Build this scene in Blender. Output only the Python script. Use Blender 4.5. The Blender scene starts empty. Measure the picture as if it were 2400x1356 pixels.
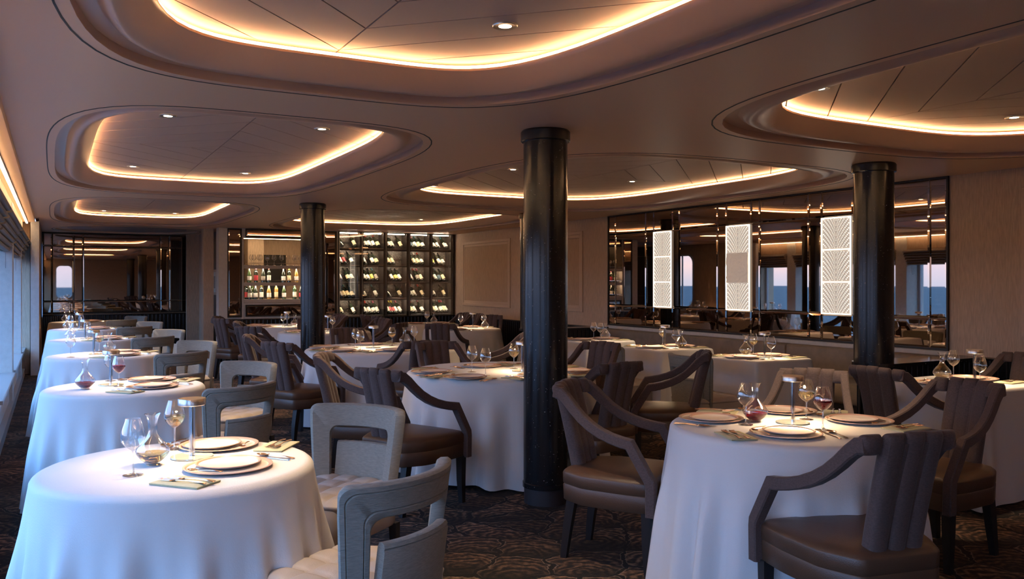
import bpy, bmesh, math, random
from mathutils import Vector, Matrix
random.seed(7)
PI = math.pi
SC = bpy.context.scene
COL = SC.collection
# ------------------------------------------------------------------ camera, sky, exposure
cam_d = bpy.data.cameras.new('camera')
cam = bpy.data.objects.new('camera', cam_d)
COL.objects.link(cam)
cam_d.sensor_width = 36.0
cam_d.lens = 36.0 * 1967.0 / 2400.0
cam_d.shift_y = -17.0 / 2400.0
cam_d.clip_start = 0.05
cam_d.clip_end = 3000
cam.location = (0, 0, 1.45)
cam.rotation_euler = (PI / 2, 0, -math.radians(28.66))
SC.camera = cam
SC.view_settings.view_transform = 'Standard'
SC.view_settings.look = 'None'
SC.view_settings.gamma = 1.0
SC.view_settings.use_curve_mapping = False
SC.view_settings.exposure = 1.3
try:
    SC.cycles.use_denoising = True
    SC.cycles.max_bounces = 10
    SC.cycles.transparent_max_bounces = 24
    SC.cycles.sample_clamp_indirect = 4.0
    SC.cycles.caustics_reflective = False
    SC.cycles.caustics_refractive = False
    SC.cycles.blur_glossy = 0.5
except Exception:
    pass
SKY_STRENGTH = 7.9
COVE_W, LAMP_W, DOWN_W, STRIP_W = 9.0, 104.0, 20.0, 8.0
SPOT_W = 75.0

w = bpy.data.worlds.new('dusk_sky')
SC.world = w
w.use_nodes = True
nt = w.node_tree
nt.nodes.clear()
out = nt.nodes.new('ShaderNodeOutputWorld')
bg = nt.nodes.new('ShaderNodeBackground')
tc = nt.nodes.new('ShaderNodeTexCoord')
sep = nt.nodes.new('ShaderNodeSeparateXYZ')
ramp = nt.nodes.new('ShaderNodeValToRGB')
ns = nt.nodes.new('ShaderNodeTexNoise')
mp = nt.nodes.new('ShaderNodeMapping')
mixc = nt.nodes.new('ShaderNodeMixRGB')
r2 = nt.nodes.new('ShaderNodeValToRGB')
nt.links.new(tc.outputs['Generated'], sep.inputs[0])
nt.links.new(sep.outputs['Z'], ramp.inputs[0])
nt.links.new(tc.outputs['Generated'], mp.inputs[0])
mp.inputs['Scale'].default_value = (1.5, 1.5, 9)
nt.links.new(mp.outputs[0], ns.inputs['Vector'])
ns.inputs['Scale'].default_value = 2.2
ns.inputs['Detail'].default_value = 6
nt.links.new(ns.outputs[0], r2.inputs[0])
e = ramp.color_ramp.elements
e[0].position = 0.0; e[0].color = (0.10, 0.12, 0.17, 1)
e[1].position = 1.0; e[1].color = (0.10, 0.26, 0.58, 1)
for p, c in ((0.02, (0.15, 0.14, 0.17, 1)), (0.07, (0.10, 0.14, 0.22, 1)), (0.22, (0.07, 0.15, 0.30, 1)), (0.5, (0.10, 0.27, 0.58, 1))):
    k = e.new(p); k.color = c
e = r2.color_ramp.elements
e[0].position = 0.45; e[0].color = (0, 0, 0, 1)
e[1].position = 0.75; e[1].color = (0.55, 0.55, 0.55, 1)
nt.links.new(r2.outputs[0], mixc.inputs[0])
nt.links.new(ramp.outputs[0], mixc.inputs[1])
mixc.inputs[2].default_value = (0.09, 0.12, 0.20, 1)
nt.links.new(mixc.outputs[0], bg.inputs[0])
bg.inputs[1].default_value = SKY_STRENGTH
nt.links.new(bg.outputs[0], out.inputs[0])

# ------------------------------------------------------------------ helpers
MATS = {}
def new_mat(name):
    m = bpy.data.materials.new(name); m.use_nodes = True
    MATS[name] = m
    return m, m.node_tree, m.node_tree.nodes['Principled BSDF']
def N(nt, typ, **kw):
    n = nt.nodes.new(typ)
    for k, v in kw.items():
        if hasattr(n, k): setattr(n, k, v)
        else: n.inputs[k].default_value = v
    return n
def simple(name, col, rough=0.5, metal=0.0, spec=0.5, bump=None, var=None, sheen=0.0, coat=0.0, coord='Object'):
    m, nt, b = new_mat(name)
    b.inputs['Base Color'].default_value = (*col, 1)
    b.inputs['Roughness'].default_value = rough
    b.inputs['Metallic'].default_value = metal
    b.inputs['Specular IOR Level'].default_value = spec
    if sheen:
        b.inputs['Sheen Weight'].default_value = sheen
        b.inputs['Sheen Roughness'].default_value = 0.4
    if coat: b.inputs['Coat Weight'].default_value = coat
    t = N(nt, 'ShaderNodeTexCoord')
    if bump:
        sc, st, stretch = bump
        mp = N(nt, 'ShaderNodeMapping'); mp.inputs['Scale'].default_value = stretch
        nt.links.new(t.outputs[coord], mp.inputs[0])
        n = N(nt, 'ShaderNodeTexNoise', Scale=sc, Detail=4.0)
        nt.links.new(mp.outputs[0], n.inputs['Vector'])
        bp = N(nt, 'ShaderNodeBump', Strength=st, Distance=0.01)
        nt.links.new(n.outputs[0], bp.inputs['Height'])
        nt.links.new(bp.outputs[0], b.inputs['Normal'])
    if var:
        sc, amt, stretch = var
        mp = N(nt, 'ShaderNodeMapping'); mp.inputs['Scale'].default_value = stretch
        nt.links.new(t.outputs[coord], mp.inputs[0])
        n = N(nt, 'ShaderNodeTexNoise', Scale=sc, Detail=5.0)
        nt.links.new(mp.outputs[0], n.inputs['Vector'])
        r = N(nt, 'ShaderNodeValToRGB')
        r.color_ramp.elements[0].position = 0.3; r.color_ramp.elements[1].position = 0.7
        r.color_ramp.elements[0].color = (*[c * (1 - amt) for c in col], 1)
        r.color_ramp.elements[1].color = (*[min(1, c * (1 + amt)) for c in col], 1)
        nt.links.new(n.outputs[0], r.inputs[0])
        nt.links.new(r.outputs[0], b.inputs['Base Color'])
    return m
def emit(name, col, st):
    m, nt, b = new_mat(name)
    b.inputs['Base Color'].default_value = (*col, 1)
    b.inputs['Emission Color'].default_value = (*col, 1)
    b.inputs['Emission Strength'].default_value = st
    return m
def thin_glass(name, tint=(1, 1, 1), refl=(1, 1, 1), lo=0.06, hi=0.85, power=3.0):
    m = bpy.data.materials.new(name); m.use_nodes = True; MATS[name] = m
    nt = m.node_tree; nt.nodes.clear()
    o = N(nt, 'ShaderNodeOutputMaterial'); mx = N(nt, 'ShaderNodeMixShader')
    tr = N(nt, 'ShaderNodeBsdfTransparent'); gl = N(nt, 'ShaderNodeBsdfGlossy', Roughness=0.02)
    tr.inputs[0].default_value = (*tint, 1); gl.inputs[0].default_value = (*refl, 1)
    lw = N(nt, 'ShaderNodeLayerWeight', Blend=0.5)
    pw = N(nt, 'ShaderNodeMath', operation='POWER'); pw.inputs[1].default_value = power
    mr = N(nt, 'ShaderNodeMapRange'); mr.inputs['To Min'].default_value = lo; mr.inputs['To Max'].default_value = hi
    nt.links.new(lw.outputs['Facing'], pw.inputs[0]); nt.links.new(pw.outputs[0], mr.inputs[0])
    nt.links.new(mr.outputs[0], mx.inputs[0]); nt.links.new(tr.outputs[0], mx.inputs[1]); nt.links.new(gl.outputs[0], mx.inputs[2])
    nt.links.new(mx.outputs[0], o.inputs[0])
    return m

def link_mesh(name, me, mat=None, parent=None, loc=None, rot=None):
    ob = bpy.data.objects.new(name, me)
    COL.objects.link(ob)
    if mat is not None and len(me.materials) == 0: me.materials.append(mat if not isinstance(mat, str) else MATS[mat])
    if parent is not None: ob.parent = parent
    if loc is not None: ob.location = loc
    if rot is not None: ob.rotation_euler = rot
    return ob
class G:
    """collects geometry for ONE mesh"""
    def __init__(s): s.bm = bmesh.new()
    def box(s, c, size, rotz=0.0, bevel=0.0, seg=2, mat4=None):
        r = bmesh.ops.create_cube(s.bm, size=1.0)
        M = Matrix.Translation(c) @ Matrix.Rotation(rotz, 4, 'Z') @ Matrix.Diagonal((*size, 1))
        if mat4 is not None: M = mat4 @ M
        bmesh.ops.transform(s.bm, matrix=M, verts=r['verts'])
        if bevel:
            ed = list({e for v in r['verts'] for e in v.link_edges})
            bmesh.ops.bevel(s.bm, geom=ed, offset=bevel, segments=seg, affect='EDGES', profile=0.5)
        return s
    def bx(s, x0, x1, y0, y1, z0, z1, bevel=0.0, seg=2):
        return s.box(((x0 + x1) / 2, (y0 + y1) / 2, (z0 + z1) / 2), (abs(x1 - x0), abs(y1 - y0), abs(z1 - z0)), 0, bevel, seg)
    def loft(s, rings, closed=True, cap0=False, cap1=False):
        rows = [[s.bm.verts.new(p) for p in r] for r in rings]
        n = len(rows[0])
        for a, b in zip(rows[:-1], rows[1:]):
            for i in range(n if closed else n - 1):
                j = (i + 1) % n
                try: s.bm.faces.new((a[i], a[j], b[j], b[i]))
                except ValueError: pass
        if cap0: s.bm.faces.new(list(reversed(rows[0])))
        if cap1: s.bm.faces.new(rows[-1])
        return s
    def lathe(s, prof, n=24, c=(0, 0, 0), a0=0.0, a1=2 * PI):
        full = abs(a1 - a0 - 2 * PI) < 1e-6
        m = n if full else n + 1
        rows = []
        for r, z in prof:
            if r <= 1e-6:
                rows.append([s.bm.verts.new((c[0], c[1], c[2] + z))])
            else:
                rows.append([s.bm.verts.new((c[0] + r * math.cos(a0 + (a1 - a0) * i / n), c[1] + r * math.sin(a0 + (a1 - a0) * i / n), c[2] + z)) for i in range(m)])
        for a, b in zip(rows[:-1], rows[1:]):
            for i in range(n):
                j = (i + 1) % n if full else i + 1
                if len(a) == 1 and len(b) == 1: continue
                if len(a) == 1: f = (a[0], b[j], b[i])
                elif len(b) == 1: f = (a[i], a[j], b[0])
                else: f = (a[i], a[j], b[j], b[i])
                try: s.bm.faces.new(f)
                except ValueError: pass
        return s
    def prism(s, poly, z0, z1):
        s.loft([[(x, y, z0) for x, y in poly], [(x, y, z1) for x, y in poly]], True, True, True)
        return s
    def mesh(s, name, smooth=False, angle=35):
        bmesh.ops.recalc_face_normals(s.bm, faces=s.bm.faces)
        me = bpy.data.meshes.new(name)
        s.bm.to_mesh(me); s.bm.free()
        if smooth:
            me.polygons.foreach_set('use_smooth', [True] * len(me.polygons))
            try: me.set_sharp_from_angle(angle=math.radians(angle))
            except Exception: pass
        return me
    def obj(s, name, mat, parent=None, smooth=False, angle=35, loc=None, rot=None):
        return link_mesh(name, s.mesh(name, smooth, angle), mat, parent, loc, rot)
USED = {}
def tag(o, label, cat, group=None, kind=None):
    o['label'] = label; o['category'] = cat
    if group: o['group'] = group
    if kind: o['kind'] = kind
    USED.setdefault(label, []).append(o.name)
    return o
def empty(name, loc=(0, 0, 0), rz=0.0):
    o = bpy.data.objects.new(name, None); COL.objects.link(o)
    o.empty_display_size = 0.1
    o.location = loc; o.rotation_euler = (0, 0, rz)
    return o
def struct(o):
    o['kind'] = 'structure'; return o
CH = {}
def adopt(o):  # remember children for copying
    CH[o.name] = [c for c in bpy.data.objects if c.parent == o]
def copy_tree(o, parent=None):
    c = o.copy(); COL.objects.link(c)
    if parent is not None: c.parent = parent
    if o.name not in CH: CH[o.name] = [k for k in bpy.data.objects if k.parent == o]
    for k in CH[o.name]: copy_tree(k, c)
    return c
FIRST = {}
def place(key, proto, loc, rz, label, cat, group, rot=None):
    """first call moves the prototype itself, later calls copy it"""
    if key not in FIRST:
        FIRST[key] = proto; o = proto; copy_src[key] = proto
    else:
        o = copy_tree(copy_src[key])
    o.location = loc
    o.rotation_euler = rot if rot is not None else (0, 0, rz)
    tag(o, label, cat, group)
    return o
copy_src = {}

# ------------------------------------------------------------------ materials
simple('ceiling_paint', (0.90, 0.58, 0.36), 0.42, spec=0.45, bump=(60, 0.02, (1, 1, 1)))
simple('cove_satin', (0.66, 0.42, 0.29), 0.33, spec=0.6)
simple('ceiling_panel', (0.56, 0.41, 0.33), 0.5, bump=(80, 0.02, (1, 1, 1)))
simple('groove_dark', (0.03, 0.025, 0.022), 0.6)
simple('fabric_wall', (0.56, 0.42, 0.31), 0.85, bump=(60, 0.35, (1, 1, 0.12)), var=(26, 0.14, (3, 3, 0.4)))
simple('fabric_panel', (0.52, 0.37, 0.25), 0.85, bump=(60, 0.35, (1, 1, 0.12)), var=(26, 0.12, (3, 3, 0.4)))
simple('frame_moulding', (0.62, 0.46, 0.34), 0.6)
simple('pale_wall', (0.55, 0.53, 0.50), 0.8, bump=(90, 0.15, (1, 1, 1)), var=(18, 0.06, (1, 1, 1)))
simple('sill_metal', (0.45, 0.44, 0.43), 0.35, 0.3)
simple('black_lacquer', (0.012, 0.012, 0.014), 0.22, spec=0.6)
simple('black_frame', (0.022, 0.018, 0.016), 0.4)
simple('bronze_mirror', (0.40, 0.31, 0.25), 0.015, 1.0)
simple('mirror_joint', (0.03, 0.025, 0.022), 0.4, 0.6)
simple('linen', (0.64, 0.64, 0.65), 0.85, bump=(220, 0.12, (1, 1, 1)), sheen=0.15)
simple('napkin_cloth', (0.50, 0.49, 0.33), 0.9, bump=(200, 0.2, (1, 1, 1)))
simple('cream_weave', (0.225, 0.212, 0.182), 0.85, bump=(160, 0.35, (0.4, 0.4, 2.2)), var=(130, 0.16, (0.3, 0.3, 2.5)), sheen=0.1)
simple('cream_leather', (0.42, 0.37, 0.33), 0.45, bump=(260, 0.12, (1, 1, 1)))
simple('brown_velvet', (0.078, 0.050, 0.046), 0.8, bump=(420, 0.14, (1, 1, 1)), var=(110, 0.25, (1, 1, 2)), sheen=0.15)
simple('brown_leather', (0.085, 0.045, 0.027), 0.38, bump=(240, 0.12, (1, 1, 1)))
simple('black_wood', (0.018, 0.016, 0.017), 0.4)
simple('porcelain', (0.74, 0.68, 0.63), 0.22)
simple('rose_rim', (0.58, 0.38, 0.31), 0.25, 0.1)
simple('copper_cutlery', (0.72, 0.50, 0.38), 0.18, 1.0)
simple('brushed_steel', (0.62, 0.58, 0.55), 0.28, 1.0)
simple('polished_steel', (0.75, 0.74, 0.74), 0.08, 1.0)
simple('glass_disc', (0.55, 0.62, 0.62), 0.06, 0.6)
simple('banquette_leather', (0.20, 0.16, 0.125), 0.5, bump=(120, 0.15, (1, 1, 1)), var=(10, 0.15, (1, 1, 1)))
simple('blind_fabric', (0.17, 0.13, 0.105), 0.55, bump=(60, 0.1, (1, 1, 1)))
simple('bottle_glass', (0.012, 0.018, 0.010), 0.06, spec=0.9)
simple('bottle_green', (0.03, 0.06, 0.015), 0.06, spec=0.9)
simple('bottle_amber', (0.26, 0.15, 0.03), 0.08, spec=0.9)
simple('label_ivory', (0.82, 0.78, 0.68), 0.6)
simple('label_cream', (0.78, 0.66, 0.40), 0.6)
simple('label_red', (0.35, 0.03, 0.04), 0.5)
simple('label_blue', (0.05, 0.12, 0.17), 0.5)
simple('label_yellow', (0.70, 0.62, 0.12), 0.5)
simple('label_grey', (0.38, 0.33, 0.27), 0.6)
simple('foil_black', (0.02, 0.015, 0.015), 0.3, 0.4)
simple('foil_red', (0.45, 0.03, 0.02), 0.3, 0.2)
simple('foil_yellow', (0.55, 0.42, 0.04), 0.3, 0.2)
simple('foil_blue', (0.08, 0.22, 0.25), 0.3, 0.2)
simple('foil_silver', (0.55, 0.52, 0.48), 0.3, 0.8)
simple('foil_pink', (0.45, 0.10, 0.15), 0.3, 0.2)
simple('shelf_white', (0.52, 0.47, 0.42), 0.4)
simple('plinth_dark', (0.03, 0.025, 0.028), 0.5)
simple('stone_tile', (0.45, 0.42, 0.38), 0.3)
simple('relief_glass', (0.62, 0.54, 0.47), 0.35, spec=0.7, bump=(70, 0.5, (1, 1, 1)))
MATS['relief_glass'].node_tree.nodes['Principled BSDF'].inputs['Emission Color'].default_value = (0.6, 0.5, 0.42, 1)
MATS['relief_glass'].node_tree.nodes['Principled BSDF'].inputs['Emission Strength'].default_value = 0.15
simple('window_white', (0.50, 0.50, 0.53), 0.4)
thin_glass('window_glass', (0.97, 0.98, 1.0), lo=0.04, hi=0.7, power=4)
thin_glass('cabinet_glass', (0.9, 0.88, 0.85), lo=0.10, hi=0.8, power=3)
thin_glass('crystal_stem', (0.93, 0.93, 0.93), lo=0.22, hi=0.95, power=1.4)
thin_glass('crystal', (0.975, 0.975, 0.975), lo=0.10, hi=0.95, power=1.7)
emit('cove_light', (1.0, 0.62, 0.30), COVE_W)
emit('strip_light', (1.0, 0.72, 0.42), STRIP_W)
emit('cell_light', (1.0, 0.82, 0.62), 42.0)
emit('lamp_light', (1.0, 0.66, 0.36), LAMP_W)
emit('down_light', (1.0, 0.76, 0.50), DOWN_W)
emit('panel_edge_light', (1.0, 0.88, 0.70), 1.0)
emit('panel_dot_light', (1.0, 0.90, 0.74), 0.75)
m = emit('panel_face', (0.42, 0.37, 0.32), 0.36)

def wine_mat(name, col, alpha):
    m, nt, b = new_mat(name)
    b.inputs['Base Color'].default_value = (*col, 1)
    b.inputs['Roughness'].default_value = 0.02
    b.inputs['Transmission Weight'].default_value = alpha
    b.inputs['IOR'].default_value = 1.2
wine_mat('red_wine', (0.28, 0.01, 0.03), 0.75)
wine_mat('white_wine', (0.85, 0.68, 0.35), 0.95)

# granite with pale flecks
m, nt, b = new_mat('granite')
t = N(nt, 'ShaderNodeTexCoord'); v = N(nt, 'ShaderNodeTexVoronoi', Scale=62.0)
nt.links.new(t.outputs['Object'], v.inputs['Vector'])
n1 = N(nt, 'ShaderNodeTexNoise', Scale=40.0, Detail=2.0); nt.links.new(t.outputs['Object'], n1.inputs['Vector'])
r = N(nt, 'ShaderNodeValToRGB')
r.color_ramp.elements[0].position = 0.13; r.color_ramp.elements[0].color = (0.55, 0.47, 0.42, 1)
r.color_ramp.elements[1].position = 0.22; r.color_ramp.elements[1].color = (0.010, 0.010, 0.012, 1)
ad = N(nt, 'ShaderNodeMath', operation='ADD'); sb = N(nt, 'ShaderNodeMath', operation='MULTIPLY'); sb.inputs[1].default_value = 0.55
nt.links.new(n1.outputs[0], sb.inputs[0]); nt.links.new(v.outputs['Distance'], ad.inputs[0]); nt.links.new(sb.outputs[0], ad.inputs[1])
s2 = N(nt, 'ShaderNodeMath', operation='SUBTRACT'); s2.inputs[1].default_value = 0.14
nt.links.new(ad.outputs[0], s2.inputs[0]); nt.links.new(s2.outputs[0], r.inputs[0])
nt.links.new(r.outputs[0], b.inputs['Base Color'])
b.inputs['Roughness'].default_value = 0.2

# agate shell carpet
m, nt, b = new_mat('agate_carpet')
t = N(nt, 'ShaderNodeTexCoord')
mp = N(nt, 'ShaderNodeMapping'); mp.inputs['Rotation'].default_value = (0, 0, math.radians(28)); mp.inputs['Scale'].default_value = (3.1, 3.3, 1)
nt.links.new(t.outputs['Object'], mp.inputs[0])
nd = N(nt, 'ShaderNodeTexNoise', Scale=2.2, Detail=4.0); nt.links.new(mp.outputs[0], nd.inputs['Vector'])
vs = N(nt, 'ShaderNodeVectorMath', operation='MULTIPLY_ADD'); vs.inputs[1].default_value = (0.52, 0.52, 0); 
nt.links.new(nd.outputs['Color'], vs.inputs[0]); nt.links.new(mp.outputs[0], vs.inputs[2])
v1 = N(nt, 'ShaderNodeTexVoronoi', Scale=1.0); v1.voronoi_dimensions = '2D'; v1.inputs['Randomness'].default_value = 0.85
nt.links.new(vs.outputs[0], v1.inputs['Vector'])
v2 = N(nt, 'ShaderNodeTexVoronoi', Scale=1.0); v2.voronoi_dimensions = '2D'; v2.feature = 'DISTANCE_TO_EDGE'; v2.inputs['Randomness'].default_value = 0.85
nt.links.new(vs.outputs[0], v2.inputs['Vector'])
df = N(nt, 'ShaderNodeVectorMath', operation='SUBTRACT'); nt.links.new(vs.outputs[0], df.inputs[0]); nt.links.new(v1.outputs['Position'], df.inputs[1])
of = N(nt, 'ShaderNodeVectorMath', operation='ADD'); of.inputs[1].default_value = (0, 0.38, 0); nt.links.new(df.outputs[0], of.inputs[0])
ln = N(nt, 'ShaderNodeVectorMath', operation='LENGTH'); nt.links.new(of.outputs[0], ln.inputs[0])
n2 = N(nt, 'ShaderNodeTexNoise', Scale=2.6, Detail=4.0); nt.links.new(mp.outputs[0], n2.inputs['Vector'])
ma = N(nt, 'ShaderNodeMath', operation='MULTIPLY_ADD'); ma.inputs[1].default_value = 40.0
n2m = N(nt, 'ShaderNodeMath', operation='MULTIPLY'); n2m.inputs[1].default_value = 7.0
nt.links.new(n2.outputs[0], n2m.inputs[0]); nt.links.new(ln.outputs['Value'], ma.inputs[0]); nt.links.new(n2m.outputs[0], ma.inputs[2])
sn = N(nt, 'ShaderNodeMath', operation='SINE'); nt.links.new(ma.outputs[0], sn.inputs[0])
n3 = N(nt, 'ShaderNodeTexNoise', Scale=9.0, Detail=6.0); nt.links.new(mp.outputs[0], n3.inputs['Vector'])
mr = N(nt, 'ShaderNodeMapRange'); mr.inputs['From Min'].default_value = -1; mr.inputs['From Max'].default_value = 1
nt.links.new(sn.outputs[0], mr.inputs[0])
ml = N(nt, 'ShaderNodeMath', operation='MULTIPLY_ADD'); ml.inputs[1].default_value = 0.34; nt.links.new(mr.outputs[0], ml.inputs[0]); nt.links.new(n3.outputs[0], ml.inputs[2])
cr = N(nt, 'ShaderNodeValToRGB')
ce = cr.color_ramp.elements
ce[0].position = 0.50; ce[0].color = (0.010, 0.008, 0.008, 1)
ce[1].position = 0.95; ce[1].color = (0.30, 0.17, 0.10, 1)
k = ce.new(0.70); k.color = (0.085, 0.044, 0.026, 1)
nt.links.new(ml.outputs[0], cr.inputs[0])
er = N(nt, 'ShaderNodeValToRGB')
ee = er.color_ramp.elements
ee[0].position = 0.03; ee[0].color = (0, 0, 0, 1)
ee[1].position = 0.06; ee[1].color = (1, 1, 1, 1)
nt.links.new(v2.outputs['Distance'], er.inputs[0])
er2 = N(nt, 'ShaderNodeValToRGB')
e2 = er2.color_ramp.elements
e2[0].position = 0.035; e2[0].color = (0, 0, 0, 1)
e2[1].position = 0.062; e2[1].color = (0, 0, 0, 1)
k = e2.new(0.048); k.color = (0.5, 0.5, 0.5, 1)
nt.links.new(v2.outputs['Distance'], er2.inputs[0])
mm = N(nt, 'ShaderNodeMixRGB', blend_type='MULTIPLY'); mm.inputs[0].default_value = 1
nt.links.new(cr.outputs[0], mm.inputs[1]); nt.links.new(er.outputs[0], mm.inputs[2])
pc = N(nt, 'ShaderNodeSeparateColor'); nt.links.new(v1.outputs['Color'], pc.inputs[0])
pm = N(nt, 'ShaderNodeMapRange'); pm.inputs['To Min'].default_value = 0.30; pm.inputs['To Max'].default_value = 1.15
nt.links.new(pc.outputs[0], pm.inputs[0])
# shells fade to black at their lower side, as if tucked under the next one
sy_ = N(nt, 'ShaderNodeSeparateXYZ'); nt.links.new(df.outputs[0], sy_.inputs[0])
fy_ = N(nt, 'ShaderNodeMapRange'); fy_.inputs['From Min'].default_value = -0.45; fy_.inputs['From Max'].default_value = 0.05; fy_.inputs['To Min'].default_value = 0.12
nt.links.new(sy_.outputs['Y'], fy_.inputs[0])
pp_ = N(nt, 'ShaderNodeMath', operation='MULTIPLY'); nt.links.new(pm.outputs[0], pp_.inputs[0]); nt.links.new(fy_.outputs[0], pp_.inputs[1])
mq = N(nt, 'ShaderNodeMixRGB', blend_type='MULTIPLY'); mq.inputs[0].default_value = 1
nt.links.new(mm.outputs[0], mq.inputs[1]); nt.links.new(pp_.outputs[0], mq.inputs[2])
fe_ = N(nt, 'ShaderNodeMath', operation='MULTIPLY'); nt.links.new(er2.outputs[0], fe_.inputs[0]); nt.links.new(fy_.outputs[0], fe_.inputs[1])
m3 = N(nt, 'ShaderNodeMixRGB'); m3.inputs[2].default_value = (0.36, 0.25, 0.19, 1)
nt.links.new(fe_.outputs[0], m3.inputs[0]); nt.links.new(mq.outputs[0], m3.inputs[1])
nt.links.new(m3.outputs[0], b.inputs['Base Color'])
b.inputs['Roughness'].default_value = 0.95
bp = N(nt, 'ShaderNodeBump', Strength=0.35, Distance=0.01)
n4 = N(nt, 'ShaderNodeTexNoise', Scale=180.0); nt.links.new(t.outputs['Object'], n4.inputs['Vector'])
nt.links.new(n4.outputs[0], bp.inputs['Height']); nt.links.new(bp.outputs[0], b.inputs['Normal'])

# sea
m, nt, b = new_mat('sea_water')
b.inputs['Base Color'].default_value = (0.008, 0.028, 0.045, 1); b.inputs['Roughness'].default_value = 0.5; b.inputs['Specular IOR Level'].default_value = 0.06
t = N(nt, 'ShaderNodeTexCoord'); n1 = N(nt, 'ShaderNodeTexNoise', Scale=0.35, Detail=8.0); nt.links.new(t.outputs['Object'], n1.inputs['Vector'])
bp = N(nt, 'ShaderNodeBump', Strength=1.0, Distance=1.2); nt.links.new(n1.outputs[0], bp.inputs['Height']); nt.links.new(bp.outputs[0], b.inputs['Normal'])

# ------------------------------------------------------------------ setting
ZC, ZD = 2.45, 2.80      # ceiling, deck above
XL, XR, YB, YW, YF = -0.42, 7.40, -2.5, 16.0, 19.1
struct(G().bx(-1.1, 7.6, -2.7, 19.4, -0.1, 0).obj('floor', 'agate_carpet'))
struct(G().bx(-1.1, 7.6, -2.7, 19.4, ZD, ZD + 0.1).obj('ceiling_deck', 'groove_dark'))
sea = G().bx(-1500, 1500, -1500, 1500, -7.2, -7).obj('sea', 'sea_water'); struct(sea)

def superloop(cx, cy, a, b, n, cnt=112, clip=None):
    pts = []
    for i in range(cnt):
        th = 2 * PI * i / cnt
        c, s = math.cos(th), math.sin(th)
        # polar ray on an evened angle so long ovals keep their corners
        dx, dy = a * c, b * s
        r = (abs(dx / a) ** n + abs(dy / b) ** n) ** (-1 / n)
        x, y = cx + dx * r, cy + dy * r
        if clip is not None: y = min(y, clip)
        pts.append((x, y))
    return pts
RECESS = dict(
    A=dict(c=(1.255, 1.84), o=(1.245, 2.56), i=(0.975, 2.23), n=(4.0, 4.6)),
    B=dict(c=(1.255, 7.68), o=(1.245, 2.56), i=(0.975, 2.21), n=(4.0, 4.6)),
    C=dict(c=(1.255, 13.55), o=(1.245, 2.60), i=(0.975, 2.15), n=(4.0, 4.6)),
    D=dict(c=(1.28, 17.85), o=(1.25, 1.15), i=(1.05, 0.95), n=(2.2, 2.2)),
    E=dict(c=(5.17, 7.66), o=(1.87, 2.50), i=(1.49, 2.09), n=(3.7, 4.2)),
    F=dict(c=(5.08, 13.42), o=(1.78, 2.50), i=(1.50, 2.10), n=(3.7, 4.2)),
    G=dict(c=(5.17, 1.84), o=(1.87, 2.50), i=(1.49, 2.18), n=(3.7, 4.2)))
# ceiling sheet with the seven openings
bm = bmesh.new()
def edge_loop(bm, pts, z):
    vs = [bm.verts.new((x, y, z)) for x, y in pts]
    return [bm.edges.new((vs[i], vs[(i + 1) % len(vs)])) for i in range(len(vs))]
ed = edge_loop(bm, [(-0.25, -2.7), (7.6, -2.7), (7.6, 19.3), (-0.25, 19.3)], ZC)
for k, R in RECESS.items():
    ed += edge_loop(bm, superloop(*R['c'], *R['o'], R['n'][0]), ZC)
bmesh.ops.triangle_fill(bm, edges=ed, use_beauty=True)
for f in bm.faces: 
    f.normal_update()
    if f.normal.z > 0: f.normal_flip()
me = bpy.data.meshes.new('ceiling'); bm.to_mesh(me); bm.free()
ceiling = struct(link_mesh('ceiling', me, 'ceiling_paint'))
# slim fascia where the ceiling stops short of the windows
struct(G().bx(-0.262, -0.25, -2.6, 15.1, 2.39, ZC + 0.02).obj('trim_1', 'ceiling_paint'))

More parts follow.
